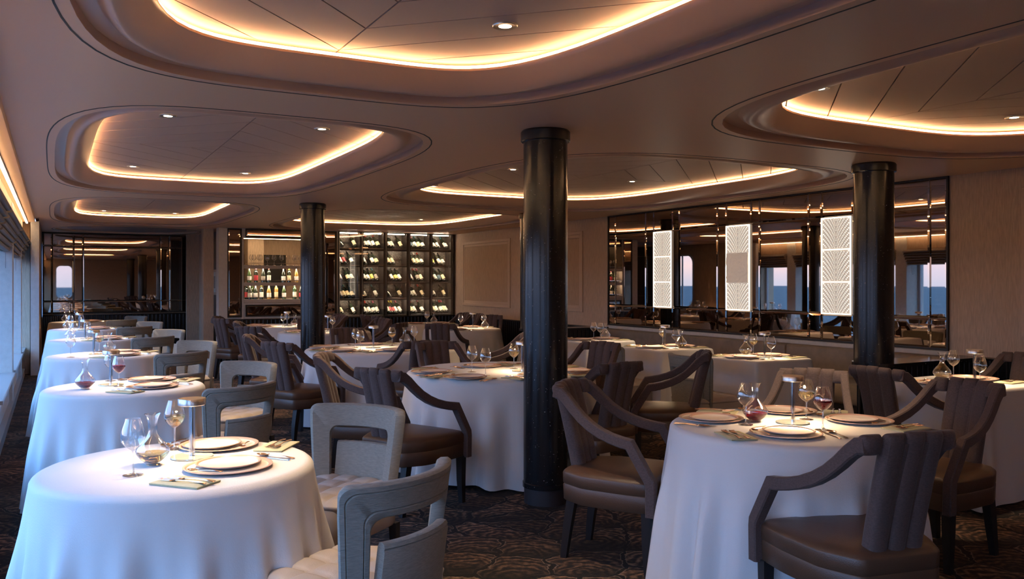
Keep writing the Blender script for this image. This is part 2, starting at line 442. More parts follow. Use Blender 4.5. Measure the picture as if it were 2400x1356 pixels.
def clip_poly(poly, nx, ny, d):  # keep nx*x+ny*y <= d
    outp = []
    for i in range(len(poly)):
        a, b2 = poly[i], poly[(i + 1) % len(poly)]
        da, db = nx * a[0] + ny * a[1] - d, nx * b2[0] + ny * b2[1] - d
        if da <= 0: outp.append(a)
        if (da < 0 < db) or (db < 0 < da):
            t = da / (da - db); outp.append((a[0] + t * (b2[0] - a[0]), a[1] + t * (b2[1] - a[1])))
    return outp
RLAB = dict(A='large ceiling recess over the aisle beside the first window tables', B='ceiling recess with four downlights over the second and third window tables',
            C='long ceiling recess over the farther window tables', D='shallow unlit oval ceiling recess before the far mirror',
            E='wide ceiling recess between the black columns and the mirrored wall', F='wide ceiling recess in front of the wine cabinet',
            G='ceiling recess above the square table by the fluted divider')
for k, R in RECESS.items():
    cx, cy = R['c']
    lit = k != 'D'
    root = empty('ceiling_recess', (cx, cy, ZC))
    tag(root, ('oval coffered ' if lit else '') + RLAB[k] + (' with glowing cove' if lit else ''), 'ceiling recess', kind='thing')
    lab = RLAB[k]; root['label'] = lab
    O = superloop(0, 0, *R['o'], R['n'][0]); I = superloop(0, 0, *R['i'], R['n'][1])
    def mixl(s, z): return [((1 - s) * a[0] + s * b_[0], (1 - s) * a[1] + s * b_[1], z) for a, b_ in zip(O, I)]
    lip = 0.11 if lit else 0.03
    prof = [(0, 0), (0.0, 0.045), (0.26, 0.05), (0.30, 0.043), (0.34, 0.031), (0.40, 0.019), (0.47, 0.013), (0.54, 0.015), (0.62, 0.024), (0.70, 0.038), (0.78, 0.056), (0.86, 0.075), (0.93, 0.093), (1.0, lip)]
    if not lit: prof = [(0, 0), (0.0, 0.03), (0.6, 0.035), (1.0, 0.03)]
    g = G(); g.loft([mixl(s, z) for s, z in prof] + ([mixl(1.0, lip + 0.012), mixl(0.86, lip + 0.012)] if lit else []))
    g.obj('cove_ring', 'cove_satin' if lit else 'ceiling_paint', root, smooth=True, angle=50)
    # dark ribbon round the rim, a groove's shade put into its colour
    def off(pts, d): return [(x * (1 + d / R['o'][0]), y * (1 + d / R['o'][1])) for x, y in pts]
    P1, P2 = off(O, 0.050), off(O, 0.058)
    g = G(); g.loft([[(x, y, 0.004) for x, y in P1], [(x, y, -0.002) for x, y in P1], [(x, y, -0.002) for x, y in P2], [(x, y, 0.004) for x, y in P2]])
    g.obj('groove_shade_ribbon', 'groove_dark', root)
    if lit:
        L1 = mixl(0.965, 0.124)
        g = G(); g.loft([[(x, y, 0.124) for x, y, _ in L1], [(x, y, 0.140) for x, y, _ in L1], [(x * 1.012, y * 1.008, 0.140) for x, y, _ in L1], [(x * 1.012, y * 1.008, 0.124) for x, y, _ in L1]])
        s = g.obj('light_strip', 'cove_light', root)
        s['label'] = 'glowing warm cove light strip'
        # herringbone ceiling panels, one object each
        base = [(x * 1.10, y * 1.08) for x, y in I]
        cs = [2.26 - 0.41 * j for j in range(6)]
        lims = [9.9, 3.49, 3.08, 2.67] + cs + [0.0]
        gp = 0.004
        for sx in (1, -1):
            for sy in (1, -1):
                q = clip_poly(clip_poly(base, -sx, 0, -gp), 0, -sy, -gp)
                for hi, lo_ in zip(lims[:-1], lims[1:]):
                    pc = clip_poly(q, sx, sy, hi - gp * 1.4) if hi < 9 else q
                    pc = clip_poly(pc, -sx, -sy, -(lo_ + gp * 1.4))
                    cl = []
                    for p in pc:
                        if not cl or math.dist(cl[-1], p) > 1e-4: cl.append(p)
                    if len(cl) >= 3 and math.dist(cl[0], cl[-1]) < 1e-4: cl.pop()
                    if len(cl) < 3: continue
                    ar = abs(sum(cl[i][0] * cl[(i + 1) % len(cl)][1] - cl[(i + 1) % len(cl)][0] * cl[i][1] for i in range(len(cl)))) / 2
                    if ar < 0.004: continue
                    G().prism(cl, 0.160, 0.172).obj('ceiling_panel', 'ceiling_panel', root)
    else:
        G().prism(I, 0.028, 0.04).obj('ceiling_panel', 'ceiling_panel', root)
# downlights
def mk_downlight():
    r = empty('downlight')
    G().lathe([(0.030, 0.012), (0.030, -0.002), (0.055, -0.004), (0.058, 0.0), (0.058, 0.01)], 20).obj('trim_ring', 'brushed_steel', r, True)
    G().lathe([(0, 0.004), (0.030, 0.004)], 20).obj('lens', 'down_light', r)
    ld = bpy.data.lights.new('spot_beam', 'SPOT'); ld.energy = SPOT_W; ld.color = (1.0, 0.72, 0.45)
    ld.spot_size = math.radians(48); ld.spot_blend = 1.0; ld.shadow_soft_size = 0.03
    lo = bpy.data.objects.new('spot_beam', ld); COL.objects.link(lo); lo.parent = r; lo.location = (0, 0, -0.01)
    return r
dl = mk_downlight()
for (x, y, t) in [(1.79, 3.34, 'over the aisle side of the first recess'), (0.71, 3.34, 'over the window side of the first recess'),
                  (0.70, 6.27, 'on the near window side of the four-light recess'), (1.78, 6.25, 'on the near aisle side of the four-light recess'),
                  (0.70, 9.18, 'on the far window side of the four-light recess'), (1.79, 9.18, 'on the far aisle side of the four-light recess'),
                  (0.72, 15.09, 'at the far window side of the long recess'), (1.79, 15.07, 'at the far aisle side of the long recess'),
                  (0.72, 12.1, 'at the near window side of the long recess'), (1.79, 12.1, 'at the near aisle side of the long recess'),
                  (4.14, 7.55, 'in the wide recess beside the first black column'), (5.83, 7.79, 'in the middle of the wide recess'),
                  (4.03, 9.35, 'at the far window side of the wide recess'), (5.96, 6.03, 'in the wide recess close to the mirrored wall'),
                  (5.96, 14.4, 'in the recess before the wine cabinet'), (4.02, 3.52, 'in the divider-table recess on its aisle side'),
                  (5.92, 3.48, 'in the divider-table recess on its wall side')]:
    place('dl', dl, (x, y, ZC + 0.156), 0, 'round recessed downlight ' + t, 'downlight', 'ceiling downlights')

# ---- walls
struct(G().bx(XR, XR + 0.12, YB - .1, YF + .2, 0, ZD).obj('wall_right', 'fabric_wall'))
struct(G().bx(-0.3, 3.0, YF, YF + 0.12, 0, ZD).obj('wall_far', 'fabric_wall'))
# back wall with its rounded window opening (seen in the far mirror)
def wall_with_window(name, mat, axis, pos, th, u0, u1, z0, z1, wu0, wu1, wz0, wz1, rad):
    """wall slab in plane axis=pos with a rounded opening"""
    bm = bmesh.new()
    outer = [(u0, z0), (u1, z0), (u1, z1), (u0, z1)]
    inner = []
    for cxx, czz, a0 in ((wu1 - rad, wz0 + rad, -PI / 2), (wu1 - rad, wz1 - rad, 0), (wu0 + rad, wz1 - rad, PI / 2), (wu0 + rad, wz0 + rad, PI)):
        for q in range(7):
            a = a0 + PI / 2 * q / 6; inner.append((cxx + rad * math.cos(a), czz + rad * math.sin(a)))
    def P(u, z, d): return (pos + d, u, z) if axis == 'x' else (u, pos + d, z)
    for d in (0, th):
        vo = [bm.verts.new(P(u, z, d)) for u, z in outer]; vi = [bm.verts.new(P(u, z, d)) for u, z in inner]
        es = [bm.edges.new((vo[i], vo[(i + 1) % 4])) for i in range(4)] + [bm.edges.new((vi[i], vi[(i + 1) % len(vi)])) for i in range(len(vi))]
        bmesh.ops.triangle_fill(bm, edges=es)
        if d == 0: v0 = vi
        else: v1 = vi
    for i in range(len(v0)):
        j = (i + 1) % len(v0); bm.faces.new((v0[i], v0[j], v1[j], v1[i]))
    bmesh.ops.recalc_face_normals(bm, faces=bm.faces)
    me = bpy.data.meshes.new(name); bm.to_mesh(me); bm.free()
    o = struct(link_mesh(name, me, mat))
    return o, inner, P
def ring_frame(name, inner, P, d0, d1, wdt, mat, parent):
    cu = sum(p[0] for p in inner) / len(inner); cz = sum(p[1] for p in inner) / len(inner)
    su = max(abs(p[0] - cu) for p in inner); sz = max(abs(p[1] - cz) for p in inner)
    def sc(k): return [(cu + (u - cu) * (1 + k / su), cz + (z - cz) * (1 + k / sz)) for u, z in inner]
    g = G()
    A, B = sc(0.0), sc(-wdt)
    g.loft([[P(u, z, d0) for u, z in A], [P(u, z, d0) for u, z in B], [P(u, z, d1) for u, z in B], [P(u, z, d1) for u, z in A]] )
    return g.obj(name, mat, parent)
bw, inn, P = wall_with_window('wall_back', 'fabric_wall', 'y', YB - 0.12, 0.12, -1.1, 7.5, 0, ZD, 0.08, 0.74, 0.75, 2.18, 0.18)
wr = empty('window_9', (0.41, YB - 0.12, 1.4)); wr['kind'] = 'structure'
def rel(P, o): return lambda u, z, d: tuple(Vector(P(u, z, d)) - Vector(o))
o_ = (0.41, YB - 0.12, 1.4)
ring_frame('window_frame', inn, rel(P, o_), -0.01, 0.14, 0.035, 'window_white', wr)
g = G(); g.loft([[rel(P, o_)(u, z, 0.02) for u, z in inn], [rel(P, o_)(u, z, 0.03) for u, z in inn]], True, True, True); g.obj('pane', 'window_glass', wr)
# left wall stretch beyond the windows, with the second rounded window
lw, inn, P = wall_with_window('wall_left', 'fabric_wall', 'x', -0.32, 0.12, 15.15, 19.2, 0, ZD, 17.3, 18.4, 0.77, 2.2, 0.22)
o_ = (-0.32, 17.85, 1.4)
wr = empty('window_8', o_); wr['kind'] = 'structure'
ring_frame('window_frame', inn, rel(P, o_), -0.01, 0.14, 0.04, 'window_white', wr)
g = G(); g.loft([[rel(P, o_)(u, z, 0.02) for u, z in inn], [rel(P, o_)(u, z, 0.03) for u, z in inn]], True, True, True); g.obj('pane', 'window_glass', wr)
G().bx(0.03, 0.06, -0.02, 0.02, -0.6, 0.78).obj('window_mullion', 'window_white', wr)
struct(G().bx(-1.05, -0.30, 15.30, 15.42, 0, ZD).obj('wall_window_end', 'fabric_wall'))
struct(G().bx(-0.31, -0.195, 15.05, 15.28, 0, 2.40).obj('trim_2', 'pale_wall'))
# window wall: piers, sills, glass
PIERS = [-1.0 - 2.44 + 2.9 * 0, 2.4 - 2.9, 2.4, 5.3, 8.2, 11.1, 14.0]
PIERS = [-0.5, 2.4, 5.3, 8.2, 11.1, 14.0]
for i, y in enumerate(PIERS):
    p = struct(G().bx(-0.95, XL + 0.015, y, y + 0.26, 0, 2.36, 0.006).obj('wall_pier', 'pale_wall'))
struct(G().bx(-1.0, XL, -2.6, 15.3, 2.12, ZD).obj('wall_left_header', 'fabric_wall'))
struct(G().bx(-0.86, XL - 0.02, -2.6, 15.3, 0.0, 0.40).obj('wall_left_dado', 'pale_wall'))
struct(G().bx(XL - 0.02, XL + 0.03, -2.6, 15.2, 0.0, 0.10).obj('baseboard_left', 'sill_metal'))
struct(G().bx(-1.0, XL, -2.75, -2.6, 0, ZD).obj('wall_left_end', 'fabric_wall'))
spans = [(-2.6, -0.5)] + [(a + 0.26, b_) for a, b_ in zip(PIERS[:-1], PIERS[1:])] + [(14.26, 15.3)]
WL = ['behind the camera end', 'beside the first window table', 'second window beside the round window tables', 'third window beside the round window tables', 'fourth', 'fifth', 'sixth']
for i, (a, b_) in enumerate(spans):
    r = empty('window_%d' % (i + 1), (-0.80, (a + b_) / 2, 0.40)); r['kind'] = 'structure'
    h = (b_ - a) / 2
    g = G()
    g.bx(-0.03, 0.03, -h, -h + 0.05, 0, 1.72); g.bx(-0.03, 0.03, h - 0.05, h, 0, 1.72); g.bx(-0.03, 0.03, -h, h, 0, 0.05); g.bx(-0.03, 0.03, -h, h, 1.67, 1.72)
    g.obj('window_frame', 'window_white', r)
    if h > 1: G().bx(-0.025, 0.025, -0.025, 0.025, 0.05, 1.67).obj('window_mullion', 'window_white', r)
    G().bx(-0.004, 0.004, -h + 0.05, h - 0.05, 0.05, 1.67).obj('pane', 'window_glass', r)
    G().bx(0.03, 0.42, -h, h, -0.01, 0.025, 0.005).obj('window_sill', 'sill_metal', r)
ORD = ['at the camera end of the window wall', 'beside the first window table', 'between the first and second window tables', 'between the second and third window tables', 'beside the fourth window table', 'last wide one before the pale pier', 'narrow one at the end of the window wall']
for i, (a, b_) in enumerate(spans):   # gathered roman blinds
    r = empty('roman_blind', (-0.50, (a + b_) / 2, 1.80))
    tag(r, 'gathered dark roman blind ' + ORD[i], 'blind', 'roman blinds along the windows')
    h = (b_ - a) / 2 - 0.01
    if i < len(spans) - 1: h += 0.03
    for q in range(6):
        zz = 0.03 + q * 0.05; xo = 0.02 + 0.024 * q
        g = G(); ring = [(xo + 0.055 * math.cos(t_ * PI / 5) , zz + 0.030 * math.sin(t_ * PI / 5) - 0.012 * math.cos(t_ * PI / 5)) for t_ in range(10)]
        g.loft([[(x, -h, z) for x, z in ring], [(x, h, z) for x, z in ring]], True, True, True)
        g.obj('fold', 'blind_fabric', r, True, 40)
    G().bx(-0.02, 0.0, -h + 0.02, h - 0.02, 0.0, 0.40).obj('blind_sheet', 'blind_fabric', r)
    g = G(); cur = [(0.03, h - 0.12 + 0.02 * math.cos(t_ / 10 * PI), 0.0 - 0.16 - 0.03 * math.sin(t_ / 10 * PI)) for t_ in range(11)]
    path = [(0.03, h - 0.10, 0.1)] + cur + [(0.03, h - 0.14, 0.1)]
    g.loft([[(px + 0.002 * math.cos(k_ * PI / 2), py + 0.001 * math.cos(k_ * PI / 2), pz + 0.002 * math.sin(k_ * PI / 2)) for k_ in range(4)] for px, py, pz in path])
    g.obj('pull_cord', 'window_white', r)
# light strip above the blinds (soffit slot)
struct(G().bx(XL - 0.02, -0.255, -2.6, 15.2, 2.392, 2.41).obj('trim_3', 'ceiling_paint'))
for i, (a, b_) in enumerate([(-2.4, 3.0), (3.03, 9.0), (9.03, 15.1)]):
    r = empty('linear_light', (-0.36, (a + b_) / 2, 2.37)); h = (b_ - a) / 2
    tag(r, 'slim warm strip light in the window soffit, ' + ['section at the camera end', 'middle section', 'section ending at the pale pier'][i], 'light', 'soffit strip lights')
    G().bx(-0.016, 0.016, -h, h, 0.006, 0.022).obj('housing', 'brushed_steel', r)
    G().bx(-0.012, 0.012, -h, h, -0.004, 0.006).obj('diffuser', 'strip_light', r)

# ---- mirrored walls
def wall_mirror(label, axis, pos, sgn, us, zs, thick=0.012, skip=()):
    """bevelled bronze tiles; axis 'x': plane x=pos, tiles face sgn"""
    uc, zc = (us[0] + us[-1]) / 2, zs[0]
    o = (pos, uc, zc) if axis == 'x' else (uc, pos, zc)
    r = empty('wall_mirror', o); tag(r, label, 'mirror')
    def Pm(u, z, d): return (sgn * d, u - uc, z - zc) if axis == 'x' else (u - uc, sgn * d, z - zc)
    g = G()
    a, b_, c, d = us[0] - 0.018, us[-1] + 0.018, zs[0] - 0.018, zs[-1] + 0.018
    ringo = [(a, c), (b_, c), (b_, d), (a, d)]; ringi = [(us[0], zs[0]), (us[-1], zs[0]), (us[-1], zs[-1]), (us[0], zs[-1])]
    g.loft([[Pm(u, z, 0.0) for u, z in ringo], [Pm(u, z, 0.022) for u, z in ringo], [Pm(u, z, 0.022) for u, z in ringi], [Pm(u, z, 0.0) for u, z in ringi]])
    g.obj('mirror_frame', 'mirror_joint', r)
    for i in range(len(us) - 1):
        for j in range(len(zs) - 1):
            if (i, j) in skip: continue
            u0, u1, z0, z1 = us[i] + 0.002, us[i + 1] - 0.002, zs[j] + 0.002, zs[j + 1] - 0.002
            bv = 0.018
            g = G()
            A = [(u0, z0), (u1, z0), (u1, z1), (u0, z1)]; B = [(u0 + bv, z0 + bv), (u1 - bv, z0 + bv), (u1 - bv, z1 - bv), (u0 + bv, z1 - bv)]
            g.loft([[Pm(u, z, 0.001) for u, z in A], [Pm(u, z, 0.006) for u, z in A], [Pm(u, z, 0.0105) for u, z in B]], True, True, True)
            g.obj('mirror_tile', 'bronze_mirror', r)
    return r
RU = [4.974, 5.154, 6.02, 6.445, 6.623, 7.40, 7.527, 7.927, 8.088, 8.823, 8.97, 9.371, 9.554, 10.286, 10.462]
RU = [4.974, 5.154, 6.034, 6.445, 6.623, 7.363, 7.50, 7.927, 8.088, 8.823, 8.965, 9.371, 9.554, 10.286, 10.462]
ZM = [0.822, 1.106, 2.157, 2.437]
wall_mirror('wide bronze-tinted tiled mirror on the wall above the banquette', 'x', XR, -1, RU, ZM)
FU = [-0.18, -0.024, 0.36, 0.53, 1.984, 2.156, 2.544, 2.70]
wall_mirror('bronze-tinted tiled mirror covering the far wall behind the window tables', 'y', YF, -1, FU, [0.83, 1.065, 2.179, 2.43])

# ---- illuminated fan panels
def mk_lightpanel(y0, y1, label, relief):
    z0, z1 = 1.104, 2.150
    r = empty('light_panel', (XR - 0.013, (y0 + y1) / 2, z0)); tag(r, label, 'light panel', 'illuminated fan panels on the mirror')
    hw, H_ = (y1 - y0) / 2, z1 - z0
    f = 0.012
    G().bx(-0.012, 0.0, -hw, hw, 0, H_).obj('backing', 'panel_face', r)
    g = G(); e_ = -0.020
    g.bx(e_, -0.012, -hw, -hw + f, 0, H_); g.bx(e_, -0.012, hw - f, hw, 0, H_); g.bx(e_, -0.012, -hw + f, hw - f, 0, f); g.bx(e_, -0.012, -hw + f, hw - f, H_ - f, H_)
    for k_ in (1, 2):
        if relief: continue
        g.bx(e_, -0.012, -hw + f, hw - f, H_ * k_ / 3 - f / 2, H_ * k_ / 3 + f / 2)
    g.obj('glowing_edge', 'panel_edge_light', r)
    g = G()
    hc = H_ / 3
    for c_ in range(3):
        if relief and c_ == 1: continue
        zb = c_ * hc
        # fan rays: curves leaving the centre line and bending outward
        for k_ in range(0, 13):
            for sd in (-1, 1):
                ze = zb + hc * (k_ + 0.5) / 6.5
                q = 0
                t_ = 0.05
                while t_ < 1.0:
                    z_ = ze - 0.31 * (1 - t_ ** 0.55)
                    yy = sd * (hw - f) * t_
                    sl = 0.31 * 0.55 * t_ ** -0.45; ds = 0.0165 + 0.009 * t_
                    t_ += ds / math.hypot(hw, sl)
                    if abs(yy) > hw - f - 0.008 or z_ < zb + f + 0.006 or z_ > zb + hc - f - 0.004: continue
                    rr = 0.0028 + 0.0048 * t_
                    vs = [g.bm.verts.new((-0.0135, yy + rr * math.cos(a * PI / 3), z_ + rr * math.sin(a * PI / 3))) for a in range(6)]
                    g.bm.faces.new(vs)
    d = g.obj('light_dots', 'panel_dot_light', r); d['kind'] = 'stuff'
    if relief:
        # plain carved rippled block
        g = G(); n_ = 26
        rows = []
        for i in range(n_ + 1):
            row = []
            for j in range(n_ + 1):
                u, v_ = i / n_ * 2 - 1, j / n_ * 2 - 1
                rd = math.hypot(u, v_ * 1.1)
                hgt = 0.014 * math.exp(-rd * rd * 2) + 0.007 * math.sin(rd * 17 + 2 * math.sin(math.atan2(v_, u) * 5)) * min(1, rd * 1.5)
                row.append((-0.026 - hgt, u * (hw - 0.02), hc * 1.5 + v_ * hc * 0.52))
            rows.append(row)
        g.loft(rows, False)
        g.bx(-0.026, -0.012, -hw + 0.02, hw - 0.02, hc * 0.98, hc * 2.02)
        o = g.obj('relief_block', 'relief_glass', r, True); o['label'] = 'carved frosted glass block'
    return r
mk_lightpanel(6.044, 6.435, 'backlit dotted fan panel partly beside the column on the divider', False)
mk_lightpanel(7.51, 7.917, 'backlit dotted fan panel with a carved glass block in its middle', True)
mk_lightpanel(8.975, 9.361, 'backlit dotted fan panel above the far square banquette table', False)

# ---- framed fabric panels on the right wall
def framed_panel(y0, y1, z0, z1, label):
    r = empty('wall_panel', (XR, (y0 + y1) / 2, z0)); tag(r, label, 'wall panel', 'framed fabric wall panels')
    h, H_ = (y1 - y0) / 2, z1 - z0
    g = G()
    for wd, dp, ins in ((0.055, 0.022, 0.0), (0.05, 0.012, 0.055)):
        a, b_ = ins, ins + wd
        g.bx(-dp, 0, -h + a, -h + b_, a, H_ - a, 0.005); g.bx(-dp, 0, h - b_, h - a, a, H_ - a, 0.005)
        g.bx(-dp, 0, -h + b_, h - b_, a, b_, 0.005); g.bx(-dp, 0, -h + b_, h - b_, H_ - b_, H_ - a, 0.005)
    g.obj('moulding', 'frame_moulding', r)
    G().bx(-0.006, 0, -h + 0.105, h - 0.105, 0.105, H_ - 0.105).obj('fabric_infill', 'fabric_panel', r)
framed_panel(13.588, 15.645, 0.975, 2.265, 'large moulded fabric panel on the wall beside the wine cabinet')
framed_panel(11.175, 13.23, 0.975, 2.265, 'moulded fabric panel half hidden by the thick black column')
framed_panel(2.2, 4.275, 0.975, 2.265, 'moulded fabric panel beyond the divider, only its edge showing')

# ---- black fluted wainscots (slats one by one)
def wainscot(label, p0, p1, ztop, facing, step=0.075, cap=0.03):
    """run from p0 to p1, slats proud on the facing side"""
    v0 = Vector((*p0, 0)); v1 = Vector((*p1, 0)); d = (v1 - v0); L = d.length; d.normalize()
    n = Vector((*facing, 0))
    ang = math.atan2(d.y, d.x)
    r = empty('fluted_wainscot', v0); r.rotation_euler = (0, 0, ang); tag(r, label, 'wainscot', 'black fluted wainscots')
    s = 1 if Vector((-math.sin(ang), math.cos(ang), 0)).dot(n) > 0 else -1
    G().bx(0, L, 0, s * 0.05, 0.0, ztop - 0.025).obj('backing_board', 'black_lacquer', r)
    G().bx(-0.01, L + 0.01, -s * 0.02 if cap > 0.05 else 0, s * (0.075 + (cap if cap > .05 else 0)), ztop - 0.025, ztop, 0.006).obj('cap_rail', 'granite' if cap > .05 else 'black_lacquer', r, True)
    G().bx(0, L, 0, s * 0.068, 0.0, 0.09).obj('kick_rail', 'black_lacquer', r)
    k_ = int(L / step)
    g = G(); pr = [(-0.023, 0), (-0.020, 0.012), (-0.010, 0.019), (0.010, 0.019), (0.020, 0.012), (0.023, 0)]
    g.loft([[(x, s * (0.05 + y), 0.09) for x, y in pr], [(x, s * (0.05 + y), ztop - 0.025) for x, y in pr]], True, True, True)
    me = g.mesh('slat', True, 30)
    for i in range(k_):
        o = link_mesh('slat', me, 'black_lacquer', r); o.location = ((i + 0.5) * L / k_, 0, 0)
    return r
wainscot('black fluted wainscot below the bar niche and wine cabinet', (2.72, 15.97), (7.33, 15.97), 0.775, (0, -1))
wainscot('black fluted wainscot end return beside the passage', (2.72, 16.6), (2.72, 15.97), 0.775, (-1, 0))
wainscot('black fluted wainscot below the far mirror', (-0.19, YF), (2.86, YF), 0.80, (0, -1))
wainscot('black fluted wainscot below the framed panels of the right wall', (XR, 10.95), (XR, 15.9), 0.765, (-1, 0))
wainscot('black fluted wainscot on the wall beyond the near divider', (XR, -2.4), (XR, 4.58), 0.775, (-1, 0))

# ---- half-height dividers with stone tops carrying the outer columns
def divider(yc, label):
    r = empty('divider', (6.72, yc, 0)); tag(r, label, 'divider', 'low fluted dividers')
    g = G()
    poly = [(0.67, -0.17), (0.67, 0.17)]
    for i in range(13):
        a = PI / 2 + PI * i / 12; poly.append((-0.58 + 0.20 * math.cos(a) - 0.0, 0.20 * math.sin(a)))
    g.prism(poly, 0.745, 0.775); g.obj('stone_top', 'granite', r, True, 40)
    body = [(0.67, -0.13), (0.67, 0.13)] + [(-0.58 + 0.14 * math.cos(PI / 2 + PI * i / 12), 0.14 * math.sin(PI / 2 + PI * i / 12)) for i in range(13)]
    G().prism(body, 0, 0.745).obj('core', 'black_lacquer', r)
    me = G().bx(-0.018, 0.018, -0.016, 0.0, 0.09, 0.745, 0.004).mesh('slat')
    for i in range(17):
        for sd in (0, 1):
            o = link_mesh('slat', me, 'black_lacquer', r); o.location = (0.63 - i * 0.072, (-0.131, 0.131)[sd], 0)
            if sd: o.rotation_euler = (0, 0, PI)
    for i in range(7):
        a = PI / 2 + PI * (i + 0.5) / 7
        o = link_mesh('slat', me, 'black_lacquer', r); o.location = (-0.58 + 0.141 * math.cos(a), 0.141 * math.sin(a), 0); o.rotation_euler = (0, 0, a + PI / 2)
divider(4.77, 'low black fluted divider with stone top behind the cornered square table')
divider(10.6, 'low black fluted divider with stone top by the panelled wall')

# ---- round columns
def column(x, y, rad, zb, label):
    r = empty('column', (x, y, zb)); tag(r, label, 'column', 'round black granite columns')
    H_ = ZC - zb
    zs = 0.105 if zb < 0.1 else 0.0
    if zs: G().lathe([(0, 0), (rad - 0.004, 0), (rad - 0.004, zs)], 40).obj('plinth', 'plinth_dark', r, True)
    pr = [(rad, zs)] + ([(rad + 0.006, zs), (rad + 0.006, zs + 0.03), (rad, zs + 0.034)] if zs else []) + [(rad, H_ - 0.06)]
    G().lathe(pr, 48).obj('shaft', 'granite', r, True)
    G().lathe([(rad - 0.01, H_ - 0.075), (rad + 0.012, H_ - 0.075), (rad + 0.018, H_ - 0.07), (rad + 0.018, H_ - 0.012), (rad + 0.008, H_), (0, H_)], 48).obj('collar', 'black_lacquer', r, True)
column(2.86, 4.77, 0.146, 0, 'thick black granite column standing on the carpet between the large round table and its neighbours')
column(2.90, 10.6, 0.150, 0, 'black granite column rising behind the second large round table')
column(2.90, -1.1, 0.146, 0, 'black granite column at the camera end of the room')
column(6.10, 4.77, 0.160, 0.775, 'black granite column standing on the divider before the mirror')
column(6.10, 10.6, 0.150, 0.775, 'black granite column on the divider by the panelled wall')

# ---- banquette along the mirror
r = empty('banquette', (7.07, 7.7, 0)); tag(r, 'long taupe leather banquette under the bronze mirror', 'banquette')
L = 2.7
for q, (a, b_) in enumerate([(-2.70, -0.90), (-0.895, 0.895), (0.90, 2.70)]):
    G().bx(-0.35, 0.16, a, b_, 0.26, 0.47, 0.035, 3).obj('seat_cushion', 'banquette_leather', r, True)
    G().bx(0.14, 0.29, a, b_, 0.30, 0.76, 0.03, 3).obj('back_cushion', 'banquette_leather', r, True)
G().bx(-0.30, 0.30, -2.70, 2.70, 0.0, 0.26).obj('plinth', 'black_wood', r)
struct(G().bx(XR - 0.035, XR, 4.95, 10.45, 0.755, 0.80, 0.005).obj('trim_4', 'pale_wall'))

# ---- bar wall (y = 16) with niche, bronze mirror strips and wine cabinet
struct(G().bx(2.65, 2.80, YW, YW + 0.28, 0, ZD).obj('wall_bar_left', 'pale_wall'))
struct(G().bx(3.05, 3.09, YW, YW + 0.28, 0, ZD).obj('trim_5', 'pale_wall'))
struct(G().bx(2.80, 3.05, YW + 0.02, YW + 0.28, 0, ZD).obj('trim_6', 'pale_wall'))
struct(G().bx(3.09, 4.575, YW + 0.01, YW + 0.28, 2.28, ZD).obj('wall_bar_head', 'pale_wall'))
struct(G().bx(3.09, 4.575, YW + 0.01, YW + 0.28, 0, 1.06).obj('wall_bar_foot', 'pale_wall'))
struct(G().bx(4.575, 4.88, YW + 0.01, YW + 0.28, 0, ZD).obj('wall_bar_right', 'pale_wall'))
struct(G().bx(4.88, 7.5, YW + 0.45, YW + 0.55, 0, ZD).obj('wall_bottle', 'black_frame'))
struct(G().bx(4.88, 7.5, YW, YW + 0.45, 0, 0.75).obj('wall_bottle_foot', 'black_lacquer'))
wall_mirror('narrow bronze mirror strip at the passage side of the bar niche', 'y', YW + 0.02, -1, [2.82, 3.04], [0.82, 2.42])
wall_mirror('long low bronze mirror under the bar niche shelves', 'y', YW + 0.01, -1, [3.14, 4.56], [0.83, 1.015])
wall_mirror('bronze mirror band above the bar niche', 'y', YW + 0.01, -1, [3.14, 4.56], [2.30, 2.425])
wall_mirror('narrow bronze mirror strip beside the wine cabinet', 'y', YW + 0.01, -1, [4.62, 4.83], [0.82, 2.42])
# pier and header by the passage, and the room behind
struct(G().bx(2.46, 2.64, 16.5, 16.75, 0, ZC).obj('wall_pier_passage', 'fabric_wall'))
struct(G().bx(2.70, 3.0, 18.3, YF + 0.1, 0, ZD).obj('wall_far_return', 'fabric_wall'))
struct(G().bx(2.45, 4.9, 18.7, 18.8, 0, ZD).obj('wall_behind_bar', 'fabric_wall'))
struct(G().bx(2.82, 2.84, 16.3, 18.7, 0, ZD).obj('wall_bar_side', 'black_frame'))
struct(G().bx(2.84, 4.88, 16.3, 18.7, 2.38, 2.42).obj('ceiling_bar', 'shelf_white'))
struct(G().bx(4.88, 4.93, 16.3, 18.7, 0, ZD).obj('wall_bar_side_2', 'fabric_wall'))
struct(G().bx(3.62, 3.95, 18.3, 18.7, 0, 2.4).obj('wall_bar_pillar', 'fabric_wall'))
struct(G().bx(2.3, 2.8, 16.8, 18.6, -0.001, 0.006).obj('floor_passage', 'stone_tile'))
r = empty('picture_frame', (2.815, 17.4, 1.2)); tag(r, 'small framed picture on the dark passage wall', 'picture')
G().bx(-0.012, 0.0, -0.2, 0.2, 0, 0.5).obj('frame', 'frame_moulding', r)
G().bx(-0.015, -0.012, -0.15, 0.15, 0.05, 0.45).obj('mount', 'label_ivory', r)
G().bx(-0.017, -0.015, -0.08, 0.08, 0.13, 0.37).obj('print', 'label_grey', r)
for i, xx in enumerate((3.35, 4.25)):
    r = empty('dark_panel', (xx, 18.70, 1.1)); tag(r, 'dark lacquer panel on the wall behind the bar niche, ' + ('passage side' if i == 0 else 'cabinet side'), 'wall panel')
    G().bx(-0.26, 0.26, -0.03, 0, 0, 0.95).obj('board', 'black_frame', r)
bl = G().bx(2.95, 4.8, 17.9, 17.95, 2.355, 2.375); 
o = bl.obj('linear_light', 'strip_light'); tag(o, 'strip light on the ceiling behind the bar niche', 'light')
SHELVES = [1.09, 1.405, 1.725]
